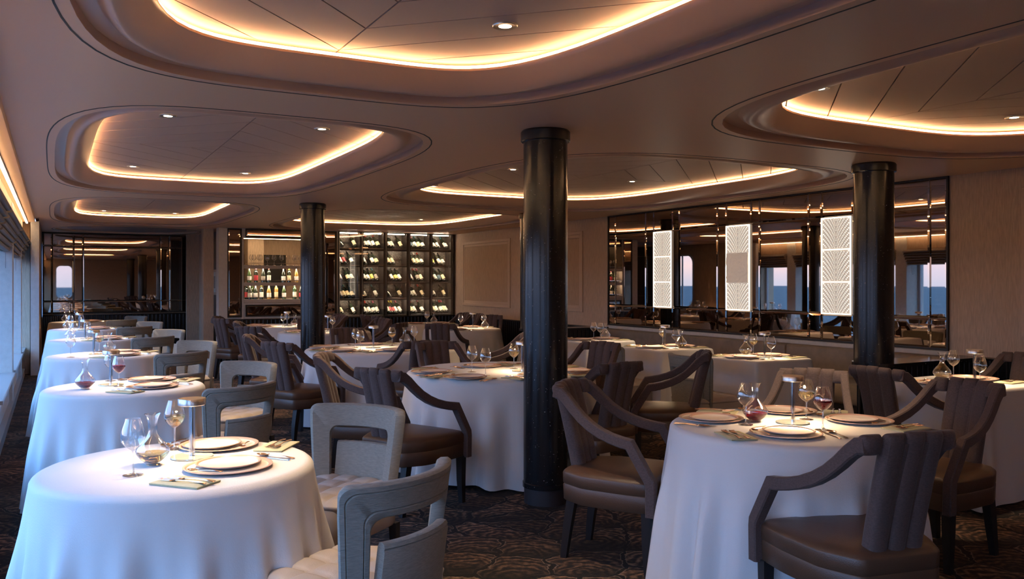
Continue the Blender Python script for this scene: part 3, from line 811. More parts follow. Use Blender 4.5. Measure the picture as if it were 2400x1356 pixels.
for i, z in enumerate(SHELVES):
    r = empty('bar_shelf', (3.83, YW + 0.14, z)); tag(r, ['lower shelf of bottles in the bar niche', 'middle shelf of bottles in the bar niche', 'top shelf of stemware in the bar niche'][i], 'shelf', 'bar niche shelves')
    G().bx(-0.735, 0.735, -0.13, 0.13, 0, 0.04).bx(-0.735, 0.735, -0.13, -0.118, -0.022, 0.0).obj('board', 'shelf_white', r)
    g = G(); g.bx(-0.735, 0.735, -0.128, -0.122, 0.075, 0.083)
    for q in (-0.72, -0.36, 0.0, 0.36, 0.72): g.bx(q - .003, q + .003, -0.128, -0.122, 0.04, 0.08)
    g.obj('guard_rail', 'polished_steel', r)
    if i > 0:
        G().bx(-0.7, 0.7, -0.11, -0.10, -0.008, 0.0).obj('light_strip', 'cell_light', r)

# bottles -------------------------------------------------------
BP = [(0, 0), (0.034, 0), (0.0375, 0.004), (0.0375, 0.185), (0.036, 0.20), (0.026, 0.222), (0.0165, 0.238), (0.0145, 0.25), (0.0140, 0.285), (0.0155, 0.287), (0.0155, 0.298), (0.0, 0.30)]
BP2 = [(0, 0), (0.038, 0), (0.041, 0.004), (0.041, 0.13), (0.036, 0.165), (0.024, 0.205), (0.0165, 0.24), (0.0145, 0.26), (0.0140, 0.285), (0.0155, 0.287), (0.0155, 0.298), (0.0, 0.30)]
BM = {'b': G().lathe(BP, 16).mesh('body', True), 's': G().lathe(BP2, 16).mesh('body', True)}
BG = {}
for sh in 'bs':
    for gm in ('bottle_glass', 'bottle_green', 'bottle_amber'):
        me = BM[sh].copy(); me.materials.append(MATS[gm]); BG[sh, gm] = me
LABM = {}
def label_mesh(sh, mat):
    k = (sh, mat)
    if k not in LABM:
        rr = 0.0382 if sh == 'b' else 0.0417
        me = G().lathe([(rr, 0.035), (rr, 0.135 if sh == 'b' else 0.118)], 12, a0=-PI * 0.92, a1=-PI * 0.08).mesh('paper_label', True)
        me.materials.append(MATS[mat]); LABM[k] = me
    return LABM[k]
FOIL = {}
def foil_mesh(mat):
    if mat not in FOIL:
        me = G().lathe([(0.0158, 0.242), (0.0150, 0.255), (0.0150, 0.284), (0.0165, 0.286), (0.0165, 0.299), (0, 0.3015)], 12).mesh('foil_cap', True)
        me.materials.append(MATS[mat]); FOIL[mat] = me
    return FOIL[mat]
def bottle(loc, rot, label, group, sh='b', glass='bottle_glass', lab='label_ivory', foil='foil_black', scale=1.0):
    o = link_mesh('wine_bottle', BG[sh, glass]); o.location = loc; o.rotation_euler = rot; o.scale = (scale,) * 3
    tag(o, label, 'bottle', group)
    if lab: link_mesh('paper_label', label_mesh(sh, lab), None, o)
    link_mesh('foil_cap', foil_mesh(foil), None, o)
    return o
# wine cabinet
CXE = [4.907, 5.317, 5.399, 5.813, 5.894, 6.309, 6.392, 6.804, 6.884, 7.293]
SHZ = [2.130, 1.790, 1.460, 1.130, 0.800]   # shelf tops
OPN = [2.425, 2.075, 1.755, 1.430, 1.095]   # cell tops
r = cab = empty('wine_cabinet', (6.13, YW, 0.75)); tag(cab, 'tall dark wine display cabinet with five columns of lit cells', 'wine cabinet')
def CB(x0, x1, y0, y1, z0, z1, name, mat, bev=0.0):
    o = G().bx(x0 - 6.13, x1 - 6.13, y0, y1, z0 - 0.75, z1 - 0.75, bev).obj(name, mat, cab); return o
edges = [(4.885, CXE[0])] + [(CXE[2 * i + 1], CXE[2 * i + 2]) for i in range(4)] + [(CXE[9], 7.375)]
for a, b_ in edges: CB(a, b_, 0.01, 0.42, 0.76, 2.45, 'stile', 'black_frame')
CB(4.885, 7.375, 0.01, 0.42, 2.43, 2.45, 'head_rail', 'black_frame')
CB(4.885, 7.375, 0.0, 0.42, 0.75, 0.775, 'foot_rail', 'black_frame')
m, nt, b = new_mat('speckled_back')
t = N(nt, 'ShaderNodeTexCoord'); v = N(nt, 'ShaderNodeTexNoise', Scale=55.0, Detail=3.0); nt.links.new(t.outputs['Object'], v.inputs['Vector'])
rr_ = N(nt, 'ShaderNodeValToRGB'); rr_.color_ramp.elements[0].position = 0.5; rr_.color_ramp.elements[0].color = (0.05, 0.042, 0.036, 1)
rr_.color_ramp.elements[1].position = 0.75; rr_.color_ramp.elements[1].color = (0.35, 0.3, 0.25, 1)
nt.links.new(v.outputs[0], rr_.inputs[0]); nt.links.new(rr_.outputs[0], b.inputs['Base Color']); b.inputs['Roughness'].default_value = 0.4
for c in range(5):
    x0, x1 = CXE[2 * c], CXE[2 * c + 1]
    CB(x0, x1, 0.30, 0.31, 0.78, 2.43, 'back_board', 'speckled_back')
    for rw in range(5):
        CB(x0, x1, 0.02, 0.30, SHZ[rw] - 0.018, SHZ[rw], 'shelf', 'sill_metal')
        if rw > 0: CB(x0, x1, 0.01, 0.05, OPN[rw], SHZ[rw - 1] - 0.018, 'rail', 'black_frame')
        CB(x0 + 0.03, x1 - 0.03, 0.055, 0.075, OPN[rw] - (0.012 if rw == 0 else -0.012), OPN[rw] - (0.004 if rw == 0 else -0.02), 'cell_light_strip', 'cell_light')
        CB(x0, x1, 0.28, 0.30, SHZ[rw] + 0.11, SHZ[rw] + 0.13, 'neck_rest', 'black_frame')
    xa = (edges[c][0] + edges[c][1]) / 2; xb = (edges[c + 1][0] + edges[c + 1][1]) / 2
    CB(xa + .004, xb - .004, -0.006, -0.001, 0.77, 2.44, 'glass_door', 'cabinet_glass')
    CB(xa + 0.004, xa + 0.010, -0.012, -0.002, 0.77, 2.44, 'door_edge', 'brushed_steel')
I_, C_, R_, B_, Y_, GR = 'label_ivory', 'label_cream', 'label_red', 'label_blue', 'label_yellow', 'label_grey'
K_, FR, FY, FB, FS, FP = 'foil_black', 'foil_red', 'foil_yellow', 'foil_blue', 'foil_silver', 'foil_pink'
ROWS = [ # per row, per column: list of (px in the 1849-wide crop, label, foil)
 [[(135, None, K_), (325, C_, K_)], [(485, I_, FR), (540, I_, FR), (600, I_, FS), (665, C_, FR)], [(825, I_, K_), (870, C_, FS), (995, C_, K_)], [(1145, B_, FP), (1205, I_, FP), (1260, C_, FB), (1315, I_, K_)], [(1472, I_, K_), (1530, I_, FS), (1637, I_, FB), (1700, I_, K_)]],
 [[(122, I_, K_), (178, R_, K_), (287, I_, K_)], [(468, I_, K_), (590, I_, K_), (645, C_, K_)], [(820, C_, K_), (875, C_, K_)], [(1190, C_, FB), (1245, C_, FS), (1300, I_, FR)], [(1460, Y_, K_), (1552, I_, K_), (1605, I_, K_)]],
 [[(118, I_, K_), (232, C_, K_), (292, I_, K_)], [(470, I_, K_), (520, I_, FY), (583, Y_, K_), (645, GR, FB)], [(865, I_, K_), (922, Y_, FS), (980, I_, K_)], [(1145, I_, K_), (1240, GR, FR), (1293, C_, FP)], [(1497, I_, FR), (1552, B_, FB), (1615, C_, K_)]],
 [[(118, GR, K_), (172, C_, FP), (230, C_, FB), (295, C_, K_)], [(468, I_, K_), (637, I_, FB)], [(820, None, K_), (983, C_, K_)], [(1145, I_, FR), (1192, I_, FR), (1310, C_, FR)], [(1470, I_, K_), (1622, C_, K_)]],
 [[(135, C_, FY), (315, I_, K_)], [(480, I_, K_), (542, I_, FR), (603, I_, FS), (658, I_, FP)], [(815, I_, K_), (848, R_, FR), (890, R_, FY), (925, I_, FY), (985, I_, FP)], [(1145, C_, K_), (1195, I_, FR), (1305, I_, FP)], [(1465, C_, K_), (1515, I_, FS), (1580, I_, FS), (1620, C_, FR), (1700, I_, FP)]]]
CN = ['column beside the bar niche', 'second cabinet column', 'middle cabinet column', 'fourth cabinet column', 'column beside the panelled wall']
RN = ['top row', 'second row', 'third row', 'fourth row', 'bottom row']
WN = {None: 'unlabelled', I_: 'ivory-labelled', C_: 'cream-labelled', R_: 'red-labelled', B_: 'blue-labelled', Y_: 'yellow-labelled', GR: 'grey-labelled'}
ON = ['first', 'second', 'third', 'fourth', 'fifth']
FXN = {K_: 'black-capped', FR: 'red-capped', FY: 'yellow-capped', FB: 'blue-capped', FS: 'silver-capped', FP: 'pink-capped'}
for rw in range(5):
    for c in range(5):
        xs_ = ROWS[rw][c]
        for q, (cx_, lb, fo) in enumerate(xs_):
            px = 780 + cx_ * 0.16225
            ry = 0.877482 - (px - 1200) / 1967 * 0.479618; rx = 0.479618 + (px - 1200) / 1967 * 0.877482
            x = rx * (YW + 0.10) / ry
            x = min(max(x, CXE[2 * c] + 0.042), CXE[2 * c + 1] - 0.05)
            sh = 's' if (rw * 7 + c * 3 + q) % 3 == 0 else 'b'
            # base near the viewer, neck leaning back and to the window side
            bottle((x + 0.012, YW + 0.115, SHZ[rw] + 0.024), (math.radians(-36), math.radians(-13), math.radians(6)),
                   '%s %s bottle, %s in %s, %s' % (FXN[fo], WN[lb], ON[q], RN[rw], CN[c]), 'wine bottles displayed in the cabinet', sh, 'bottle_glass', lb, fo, 1.04)
# bar niche bottles and glasses
def nx(cx_, yy):
    px = 450 + cx_ / 3.692
    ry = 0.877482 - (px - 1200) / 1967 * 0.479618; rx = 0.479618 + (px - 1200) / 1967 * 0.877482
    return rx * yy / ry
G1, GA = 'bottle_green', 'bottle_amber'
for q, (c_, gm, lb, fo) in enumerate([(495, G1, I_, FS), (553, 'bottle_glass', R_, FP), (615, 'bottle_glass', GR, FP), (665, 'bottle_glass', I_, FR), (790, 'bottle_glass', I_, FR), (840, 'bottle_glass', C_, FY), (902, GA, I_, FS)]):
    bottle((nx(c_, YW + 0.12), YW + 0.12, SHELVES[1] + 0.041), (0, 0, 0), '%s upright bottle, %s from the passage on the middle niche shelf' % (FXN[fo], ['first', 'second', 'third', 'fourth', 'fifth', 'sixth', 'seventh'][q]), 'bottles on the bar niche shelves', 'sb'[q % 2], gm, lb, fo)
for q, (c_, gm, lb, fo, dy) in enumerate([(470, 'bottle_glass', R_, K_, 0.19), (500, 'bottle_glass', I_, FR, 0.1), (520, G1, I_, K_, 0.2), (550, 'bottle_glass', I_, FY, 0.12), (600, 'bottle_glass', I_, FY, 0.12), (665, GA, I_, FS, 0.12), (728, GA, C_, FS, 0.12), (795, G1, I_, FS, 0.12), (887, G1, I_, FS, 0.12), (942, 'bottle_glass', R_, K_, 0.12)]):
    bottle((nx(c_, YW + dy), YW + dy, SHELVES[0] + 0.041), (0, 0, 0), '%s upright bottle, %s from the passage on the lower niche shelf' % (FXN[fo], ['first', 'second', 'third', 'fourth', 'fifth', 'sixth', 'seventh', 'eighth', 'ninth', 'tenth'][q]), 'bottles on the bar niche shelves', 'bs'[q % 2], gm, lb, fo)
for q, (c_, lb) in enumerate([(1000, I_), (1060, C_), (1110, I_), (1170, I_)]):
    bottle((nx(c_, YW + 0.12), YW + 0.12, SHELVES[0] + 0.041), (0, 0, 0), 'upright bottle behind the column, %s past it on the lower niche shelf' % ON[q], 'bottles on the bar niche shelves', 'b', G1, lb, FS) if c_ < 1150 else None

# ------------------------------------------------------------------ furniture prototypes
def mk_lamp():
    r = empty('table_lamp')
    G().lathe([(0, 0), (0.080, 0), (0.081, 0.003), (0.080, 0.006), (0, 0.006)], 36).obj('base_disc', 'glass_disc', r, True)
    G().lathe([(0.0115, 0.006), (0.0115, 0.205)], 18).obj('stem', 'crystal_stem', r, True)
    G().lathe([(0.006, 0.006), (0.006, 0.205)], 12).obj('inner_rod', 'polished_steel', r, True)
    G().lathe([(0.046, 0.208), (0.050, 0.205), (0.053, 0.208), (0.053, 0.229), (0.051, 0.232), (0, 0.232)], 36).obj('lamp_head', 'brushed_steel', r, True)
    G().lathe([(0, 0.2085), (0.045, 0.2085)], 24).obj('diffuser', 'lamp_light', r)
    return r
GPROF = [(0.0, 0.002), (0.034, 0.0005), (0.0345, 0.002), (0.012, 0.006), (0.0045, 0.012), (0.0032, 0.03), (0.0032, 0.082), (0.006, 0.092)]
BOWL = [(0.004, 0.089), (0.012, 0.093), (0.026, 0.104), (0.038, 0.120), (0.042, 0.134), (0.041, 0.150), (0.036, 0.170), (0.0285, 0.192), (0.0255, 0.203)]
def mk_glass(wine=None):
    r = empty('wine_glass')
    G().lathe(GPROF, 22).obj('foot_and_stem', 'crystal_stem', r, True, 60)
    G().lathe(BOWL, 26).obj('bowl', 'crystal', r, True, 60)
    if wine:
        G().lathe([(0, 0.0925), (0.011, 0.0945), (0.0252, 0.1050), (0.0368, 0.1210), (0.0407, 0.1345), (0.0403, 0.1400), (0, 0.1400)], 26).obj('wine', wine, r, True, 60)
    return r
def mk_decanter(wine=None):
    r = empty('decanter')
    pr = [(0, 0.008), (0.022, 0.004), (0.026, 0.0), (0.027, 0.008), (0.044, 0.022), (0.058, 0.040), (0.062, 0.052), (0.056, 0.066), (0.040, 0.086), (0.024, 0.104), (0.0165, 0.120), (0.0155, 0.14), (0.0175, 0.165), (0.024, 0.185), (0.030, 0.192)]
    G().lathe(pr, 30).obj('vessel', 'crystal', r, True, 60)
    if wine:
        G().lathe([(0, 0.0095), (0.026, 0.0095), (0.0425, 0.0225), (0.0563, 0.0400), (0.0585, 0.044), (0, 0.044)], 30).obj('wine', wine, r, True, 60)
    return r
def plate_prof(R, h):
    return [(0, 0.0), (R * 0.62, 0.0), (R * 0.80, 0.003), (R * 0.97, h * 0.8)], [(R * 0.972, h * 0.78), (R, h * 0.86), (R * 0.998, h), (R * 0.955, h), (R * 0.93, h * 0.80), (R * 0.90, h * 0.55)], [(R * 0.902, h * 0.55), (R * 0.86, 0.0055), (0, 0.0045)]
def mk_plate(name, R, h):
    r = empty(name)
    a, b_, c = plate_prof(R, h)
    g = G(); g.lathe(a, 40); g.lathe(c, 40); g.obj('dish', 'porcelain', r, True, 50)
    G().lathe(b_, 40).obj('rim', 'rose_rim', r, True, 60)
    return r
def strip_mesh(name, outline, zf, th=0.002):
    """flat cutlery: outline rows (y, halfwidth), height zf(y)"""
    g = G(); top = []
    rows = []
    for y, hw in outline:
        z = zf(y); rows.append([(-hw, y, z), (hw, y, z), (hw * 0.75, y, z + th), (-hw * 0.75, y, z + th)])
    g.loft(rows, True, True, True)
    return g
def mk_fork():
    r = empty('fork')
    zf = lambda y: 0.004 + 0.010 * max(0, (y - 0.02) / 0.06) ** 1 * (1 if y < 0.075 else 1) * math.exp(-((y - 0.06) / 0.03) ** 2) + 0.001
    h = [(-0.095, 0.0065), (-0.09, 0.0085), (-0.06, 0.006), (-0.02, 0.0028), (0.02, 0.0028), (0.032, 0.006), (0.042, 0.0115), (0.050, 0.012)]
    strip_mesh('handle', h, lambda y: 0.0015 + 0.0035 * math.sin(min(1, max(0, (y + 0.095) / 0.145)) * PI)).obj('handle', 'copper_cutlery', r, True)
    for k_ in range(4):
        g = G(); x = -0.0098 + k_ * 0.00653
        g.loft([[(x - 0.0018, y, z), (x + 0.0018, y, z), (x + 0.0013, y, z + 0.0018), (x - 0.0013, y, z + 0.0018)] for y, z in ((0.049, 0.0022), (0.065, 0.0012), (0.082, 0.002), (0.095, 0.005))], True, True, True)
        g.obj('tine', 'copper_cutlery', r)
    return r
def mk_knife():
    r = empty('knife')
    strip_mesh('handle', [(-0.10, 0.0045), (-0.095, 0.0065), (-0.05, 0.0058), (0.0, 0.0045), (0.008, 0.005)], lambda y: 0.001, 0.004).obj('handle', 'copper_cutlery', r, True)
    g = G(); g.loft([[(-hw1, y, 0.002), (hw2, y, 0.002), (hw2, y, 0.0038), (-hw1, y, 0.003)] for y, hw1, hw2 in ((0.006, 0.004, 0.004), (0.03, 0.008, 0.005), (0.07, 0.009, 0.005), (0.095, 0.005, 0.005), (0.105, 0.001, 0.004))], True, True, True)
    g.obj('blade', 'copper_cutlery', r, True)
    return r
def mk_spoon():
    r = empty('spoon')
    strip_mesh('handle', [(-0.09, 0.0055), (-0.085, 0.0075), (-0.05, 0.005), (-0.01, 0.0026), (0.034, 0.0030)], lambda y: 0.0015 + 0.007 * math.sin(min(1, (y + 0.09) / 0.125) * PI) ** 1.0 * 0.6).obj('handle', 'copper_cutlery', r, True)
    g = G(); rings = []
    for k_ in range(6):
        f = k_ / 5; ringr = []
        for i in range(16):
            a = 2 * PI * i / 16
            rr = math.cos(f * PI / 2) if f < 1 else 0.001
            w_ = 0.019 * (1 - 0.18 * math.sin(a))
            ringr.append((w_ * math.cos(a) * rr, 0.062 + 0.029 * math.sin(a) * rr, 0.0085 - 0.0075 * math.sin(f * PI / 2)))
        rings.append(ringr)
    g.loft(rings, True, False, True)
    g.obj('bowl', 'copper_cutlery', r, True, 70)
    return r
def mk_napkin():
    g = G(); n_ = 10
    def surf(u, v_, top):
        x = (u - 0.5) * 0.12; y = (v_ - 0.5) * 0.20
        z = 0.0095 + 0.0012 * math.sin(u * 7 + v_ * 3) + 0.001 * math.sin(v_ * 11)
        e_ = min(u, 1 - u, v_, 1 - v_)
        if e_ < 0.03: z = 0.0065
        return (x, y, z if top else 0.0005)
    g.loft([[surf(i / n_, j / n_, True) for j in range(n_ + 1)] for i in range(n_ + 1)], False)
    bnd = [(i / n_, 0) for i in range(n_)] + [(1, j / n_) for j in range(n_)] + [(1 - i / n_, 1) for i in range(n_)] + [(0, 1 - j / n_) for j in range(n_)]
    rows = []
    for k_, (z, ex) in enumerate(((0.0065, 0.0), (0.0055, 0.001), (0.0042, -0.0012), (0.003, 0.001), (0.0018, -0.001), (0.0005, 0.0))):
        rows.append([((u - 0.5) * (0.12 + 2 * ex), (v_ - 0.5) * (0.20 + 2 * ex), z) for u, v_ in bnd])
    g.loft(rows, True, False, True)
    return g.obj('napkin', 'napkin_cloth', None, True, 40)

# brown channel-back armchair, faces +Y, origin on the floor under the seat centre
def sweep(path, dirs_w, wx, th, closed_caps=True):
    """path of (x,y,z); section is wx wide along x, th thick in the y-z plane normal to the path"""
    rows = []
    n_ = len(path)
    for i, p in enumerate(path):
        a = Vector(path[max(0, i - 1)]); b_ = Vector(path[min(n_ - 1, i + 1)]); p = Vector(p)
        t1 = (p - a); t2 = (b_ - p)
        if t1.length < 1e-6: t1 = t2
        if t2.length < 1e-6: t2 = t1
        t1.x = 0; t2.x = 0
        t1.normalize(); t2.normalize()
        tt = (t1 + t2).normalized()
        nn = Vector((0, -tt.z, tt.y))
        cs = max(0.5, tt.dot(t1))
        w_ = (wx[i] if isinstance(wx, (list, tuple)) else wx) / 2
        h_ = (th[i] if isinstance(th, (list, tuple)) else th) / 2 / cs
        c_ = 0.006
        X = Vector((1, 0, 0))
        sec = [(-w_, -h_ + c_), (-w_ + c_, -h_), (w_ - c_, -h_), (w_, -h_ + c_), (w_, h_ - c_), (w_ - c_, h_), (-w_ + c_, h_), (-w_, h_ - c_)]
        rows.append([tuple(p + X * u + nn * v_) for u, v_ in sec])
    g = G(); g.loft(rows, True, True, True)
    return g
def mk_armchair():
    r = empty('dining_armchair')
    def plan(s, in_):
        return [(-0.262 * s, 0.265 - in_), (0.262 * s, 0.265 - in_), (0.272 * s, 0.10), (0.255 * s, -0.12), (0.175 * s, -0.262 + in_), (-0.175 * s, -0.262 + in_), (-0.255 * s, -0.12), (-0.272 * s, 0.10)]
    def rr(poly, rad=0.03):
        outp = []
        n_ = len(poly)
        for i in range(n_):
            p = Vector(poly[i]); a = Vector(poly[i - 1]); b_ = Vector(poly[(i + 1) % n_])
            d1 = (a - p); d2 = (b_ - p); k_ = min(rad, d1.length * 0.35, d2.length * 0.35)
            p1 = p + d1.normalized() * k_; p2 = p + d2.normalized() * k_
            for q in (0, 0.5, 1.0):
                outp.append(tuple((1 - q) ** 2 * p1 + 2 * q * (1 - q) * p + q * q * p2))
        return outp
    P0 = rr(plan(1.0, 0)); Pi = rr(plan(0.985, 0.004))
    def sc(P_, f): return [(x * f, y * f) for x, y in P_]
    G().loft([[(x, y, z) for x, y in sc(P0, f)] for z, f in ((0.305, 0.975), (0.31, 0.99), (0.385, 1.0), (0.392, 0.985))], True, True, True).obj('seat_base', 'brown_leather', r, True, 40)
    G().loft([[(x, y, z) for x, y in sc(P0, f)] for z, f in ((0.392, 0.985), (0.398, 1.0), (0.448, 1.005), (0.456, 0.992), (0.470, 0.93), (0.480, 0.80), (0.487, 0.55), (0.490, 0.25))], True, False, True).obj('seat_cushion', 'brown_leather', r, True, 60)
    # legs
    for (sx, y0, y1, x0, x1) in ((-1, 0.232, 0.238, 0.245, 0.248), (1, 0.232, 0.238, 0.245, 0.248), (-1, -0.205, -0.250, 0.165, 0.170), (1, -0.205, -0.250, 0.165, 0.170)):
        g = G(); rows = []
        for z, xx, yy, h_ in ((0.31, x0, y0, 0.024), (0.15, x0, y0 * 0.4 + y1 * 0.6 if y0 < 0 else y0, 0.021), (0.0, x1, y1, 0.016)):
            rows.append([(sx * xx - h_, yy - h_, z), (sx * xx + h_, yy - h_, z), (sx * xx + h_, yy + h_, z), (sx * xx - h_, yy + h_, z)])
        g.loft(rows, True, True, True); g.obj('leg', 'black_wood', r)
    # three full-height channels
    def chan(x0, x1, wd0, wd1, z0, z1, name):
        rows = []; FT = 0.92
        for f in (0, 0.15, 0.3, 0.45, 0.6, 0.72, 0.82, 0.89, 0.92, 0.945, 0.965, 0.98, 0.992, 1.0):
            z = z0 + (z1 - z0) * f; x = x0 + (x1 - x0) * f; wdt = wd0 + (wd1 - wd0) * f
            gf = (z - 0.42) / 0.49
            y = -0.178 - 0.095 * gf - 0.025 * gf * gf - 0.02 + 0.5 * x * x
            dep = 0.078 - 0.010 * gf
            k_ = 1.0
            if f > FT:
                q = (f - FT) / (1 - FT); k_ = math.sqrt(max(0.0, 1 - q * q * 0.985))
            row = []
            for j in range(20):
                a = 2 * PI * j / 20; c_, s_ = math.cos(a), math.sin(a)
                row.append((x + math.copysign(abs(c_) ** 0.72, c_) * wdt / 2 * (0.80 + 0.20 * k_), y + math.copysign(abs(s_) ** 0.85, s_) * dep / 2 * (0.12 + 0.88 * k_), z))
            rows.append(row)
        g = G(); g.loft(rows, True, True, True); return g.obj(name, 'brown_velvet', r, True, 70)
    for k_ in (-1, 0, 1): chan(k_ * 0.078, k_ * 0.082, 0.084, 0.088, 0.44, 0.918 - 0.004 * abs(k_), 'back_channel')
    # solid core behind the seams
    rows = []
    for i in range(5):
        gf = i / 4 * 0.93; z = 0.44 + 0.47 * gf; h_ = 0.108 + 0.006 * gf
        y = -0.198 - 0.095 * gf - 0.025 * gf * gf
        rows.append([(-h_, y - 0.026, z), (h_, y - 0.026, z), (h_, y + 0.026, z), (-h_, y + 0.026, z)])
    G().loft(rows, True, True, True).obj('back_core', 'brown_velvet', r)
    for sx in (-1, 1):
        # outer lobe turning into the arm
        rows = []
        for f in (0, 0.08, 0.3, 0.5, 0.6, 0.72, 0.82, 0.9, 0.96, 1.0):
            z = 0.836 + 0.073 * f; k_ = math.sqrt(max(0, 1 - max(0, (f - 0.5) / 0.5) ** 2 * 0.985))
            if f == 0: k_ = 0.8
            x = sx * (0.158 + 0.004 * f); row = []
            for j in range(20):
                a = 2 * PI * j / 20; c_, s_ = math.cos(a), math.sin(a)
                row.append((x + math.copysign(abs(c_) ** 0.72, c_) * 0.044 * (0.8 + 0.2 * k_), -0.268 - 0.022 * f + math.copysign(abs(s_) ** 0.85, s_) * 0.036 * (0.12 + 0.88 * k_), z))
            rows.append(row)
        g = G(); g.loft(rows, True, True, True); g.obj('back_lobe', 'brown_velvet', r, True, 70)
        path = [(sx * 0.180, -0.300, 0.872), (sx * 0.184, -0.262, 0.866), (sx * 0.192, -0.222, 0.835), (sx * 0.202, -0.180, 0.792), (sx * 0.214, -0.130, 0.748), (sx * 0.227, -0.075, 0.712), (sx * 0.240, -0.015, 0.684), (sx * 0.252, 0.045, 0.665), (sx * 0.262, 0.105, 0.652), (sx * 0.268, 0.150, 0.646),
                (sx * 0.272, 0.258, 0.470), (sx * 0.272, 0.262, 0.440), (sx * 0.270, 0.262, 0.300)]
        sweep(path, None, [0.046] * 9 + [0.048] * 4, [0.060, 0.058, 0.056, 0.054, 0.052, 0.052, 0.052, 0.052, 0.054, 0.052, 0.052, 0.052, 0.052]).obj('arm', 'brown_velvet', r, True, 28)
    return r
# cream open-back chair, faces +Y
def mk_cream():
    r = empty('dining_chair')
    def sqr(s, z, e=7.0, oy=0.0):
        return [(x, y + oy, z) for x, y in superloop(0, 0, 0.236 * s, 0.246 * s, e, 40)]
    G().loft([sqr(0.97, 0.245), sqr(0.985, 0.25), sqr(1.0, 0.40), sqr(0.99, 0.412)], True, True, True).obj('seat_base', 'cream_leather', r, True, 50)
    # tufted seat pad
    g = G(); n_ = 32; rows = []
    for i in range(n_ + 1):
        row = []
        for j in range(n_ + 1):
            u, v_ = i / n_ * 2 - 1, j / n_ * 2 - 1
            sq = (max(abs(u), abs(v_)) / max(1e-6, (abs(u) ** 7 + abs(v_) ** 7) ** (1 / 7)))
            x, y = u * 0.236 * sq, v_ * 0.246 * sq
            p = (abs(math.sin(u * PI * 2 + 1e-4)) * abs(math.sin(v_ * PI * 2 + 1e-4))) ** 0.28
            ed_ = max(abs(u), abs(v_)); fall = max(0, (ed_ - 0.90) / 0.10)
            z = 0.443 + 0.016 * p - 0.016 * fall ** 2
            row.append((x * (1 + 0.004), y, z))
        rows.append(row)
    g.loft(rows, False)
    bnd = [rows[i][0] for i in range(n_)] + [rows[n_][j] for j in range(n_)] + [rows[n_ - i][n_] for i in range(n_)] + [rows[0][n_ - j] for j in range(n_)]
    g.loft([bnd, [(x * 1.012, y * 1.012, 0.425) for x, y, z in bnd], [(x * 0.995, y * 0.995, 0.408) for x, y, z in bnd]], True, False, True)
    bmesh.ops.remove_doubles(g.bm, verts=g.bm.verts, dist=0.0005)
    g.obj('tufted_seat', 'cream_leather', r, True, 80)
    for sx, sy in ((-1, 1), (1, 1), (-1, -1), (1, -1)):
        g = G(); rows = []
        for z, o_, h_ in ((0.25, 0.0, 0.021), (0.0, 0.004, 0.014)):
            xx, yy = sx * (0.215 + o_), sy * (0.205 + o_ * 2)
            rows.append([(xx - h_, yy - h_, z), (xx + h_, yy - h_, z), (xx + h_, yy + h_, z), (xx - h_, yy + h_, z)])
        g.loft(rows, True, True, True); g.obj('leg', 'black_wood', r)
    RP = 0.36
    def plan(s, z, d):
        a = s / RP
        gf = (z - 0.30) / 0.52
        x = (RP + d) * math.sin(a); y = -0.215 + RP - (RP + d) * math.cos(a) - 0.085 * gf
        return (x * (1 + 0.02 * gf), y, z)
    # inverted-U frame as a closed sweep in (s,z)
    S = 0.305; ZT = 0.815; ro, ri = 0.035, 0.045; WP = 0.105; WR = 0.115
    def upath(off_):  # off_: 0 outer .. 1 inner
        pts = []
        so = S - WP * off_; zt = ZT - WR * off_; rad = ro if off_ < 0.5 else ri
        zb = 0.31
        for q in range(9): pts.append((-so, zb + (zt - rad - zb) * q / 8))
        for q in range(1, 7): a = q / 6 * PI / 2; pts.append((-so + rad - rad * math.cos(a), zt - rad + rad * math.sin(a)))
        nn_ = 18
        for q in range(1, nn_): pts.append((-so + rad + (2 * so - 2 * rad) * q / nn_, zt))
        for q in range(6, -1, -1): a = q / 6 * PI / 2; pts.append((so - rad + rad * math.cos(a), zt - rad + rad * math.sin(a)))
        for q in range(7, -1, -1): pts.append((so, zb + (zt - rad - zb) * q / 8))
        return pts
    def taper(s, z): return s * (0.80 + 0.20 * min(1, (z - 0.31) / 0.45)) if True else s
    rowsU = []
    A0, A1 = upath(0.0), upath(1.0)
    TH = 0.048
    g = G(); secs = []
    for (s0, z0_), (s1, z1_) in zip(A0, A1):
        def at_(f, d):
            s_ = s0 + (s1 - s0) * f; z_ = z0_ + (z1_ - z0_) * f
            return plan(taper(s_, z_), z_, d)
        secs.append([at_(0.0, -TH / 2 + 0.012), at_(0.06, -TH / 2), at_(0.94, -TH / 2), at_(1.0, -TH / 2 + 0.012), at_(1.0, TH / 2 - 0.010), at_(0.94, TH / 2), at_(0.80, TH / 2 + 0.001), at_(0.77, TH / 2 - 0.004), at_(0.74, TH / 2 + 0.001), at_(0.26, TH / 2 + 0.001), at_(0.23, TH / 2 - 0.004), at_(0.20, TH / 2 + 0.001), at_(0.06, TH / 2), at_(0.0, TH / 2 - 0.010)])
    g.loft(secs, True, True, True)
    g.obj('back_frame', 'cream_weave', r, True, 45)
    # lower curved pad set behind the posts
    g = G(); secs = []
    for i in range(15):
        s_ = -0.175 + 0.35 * i / 14
        def pp(z, d):
            gf = (z - 0.30) / 0.52; RQ = 0.40; a = s_ / RQ * 0.95
            return ((RQ + d) * math.sin(a), -0.243 + RQ - (RQ + d) * math.cos(a) - 0.075 * gf, z)
        secs.append([pp(0.30, -0.026), pp(0.60, -0.026), pp(0.618, -0.018), pp(0.622, 0.0), pp(0.618, 0.016), pp(0.606, 0.024), pp(0.600, 0.021), pp(0.594, 0.026), pp(0.30, 0.026)])
    g.loft(secs, True, True, True); g.obj('back_pad', 'cream_weave', r, True, 45)
    return r

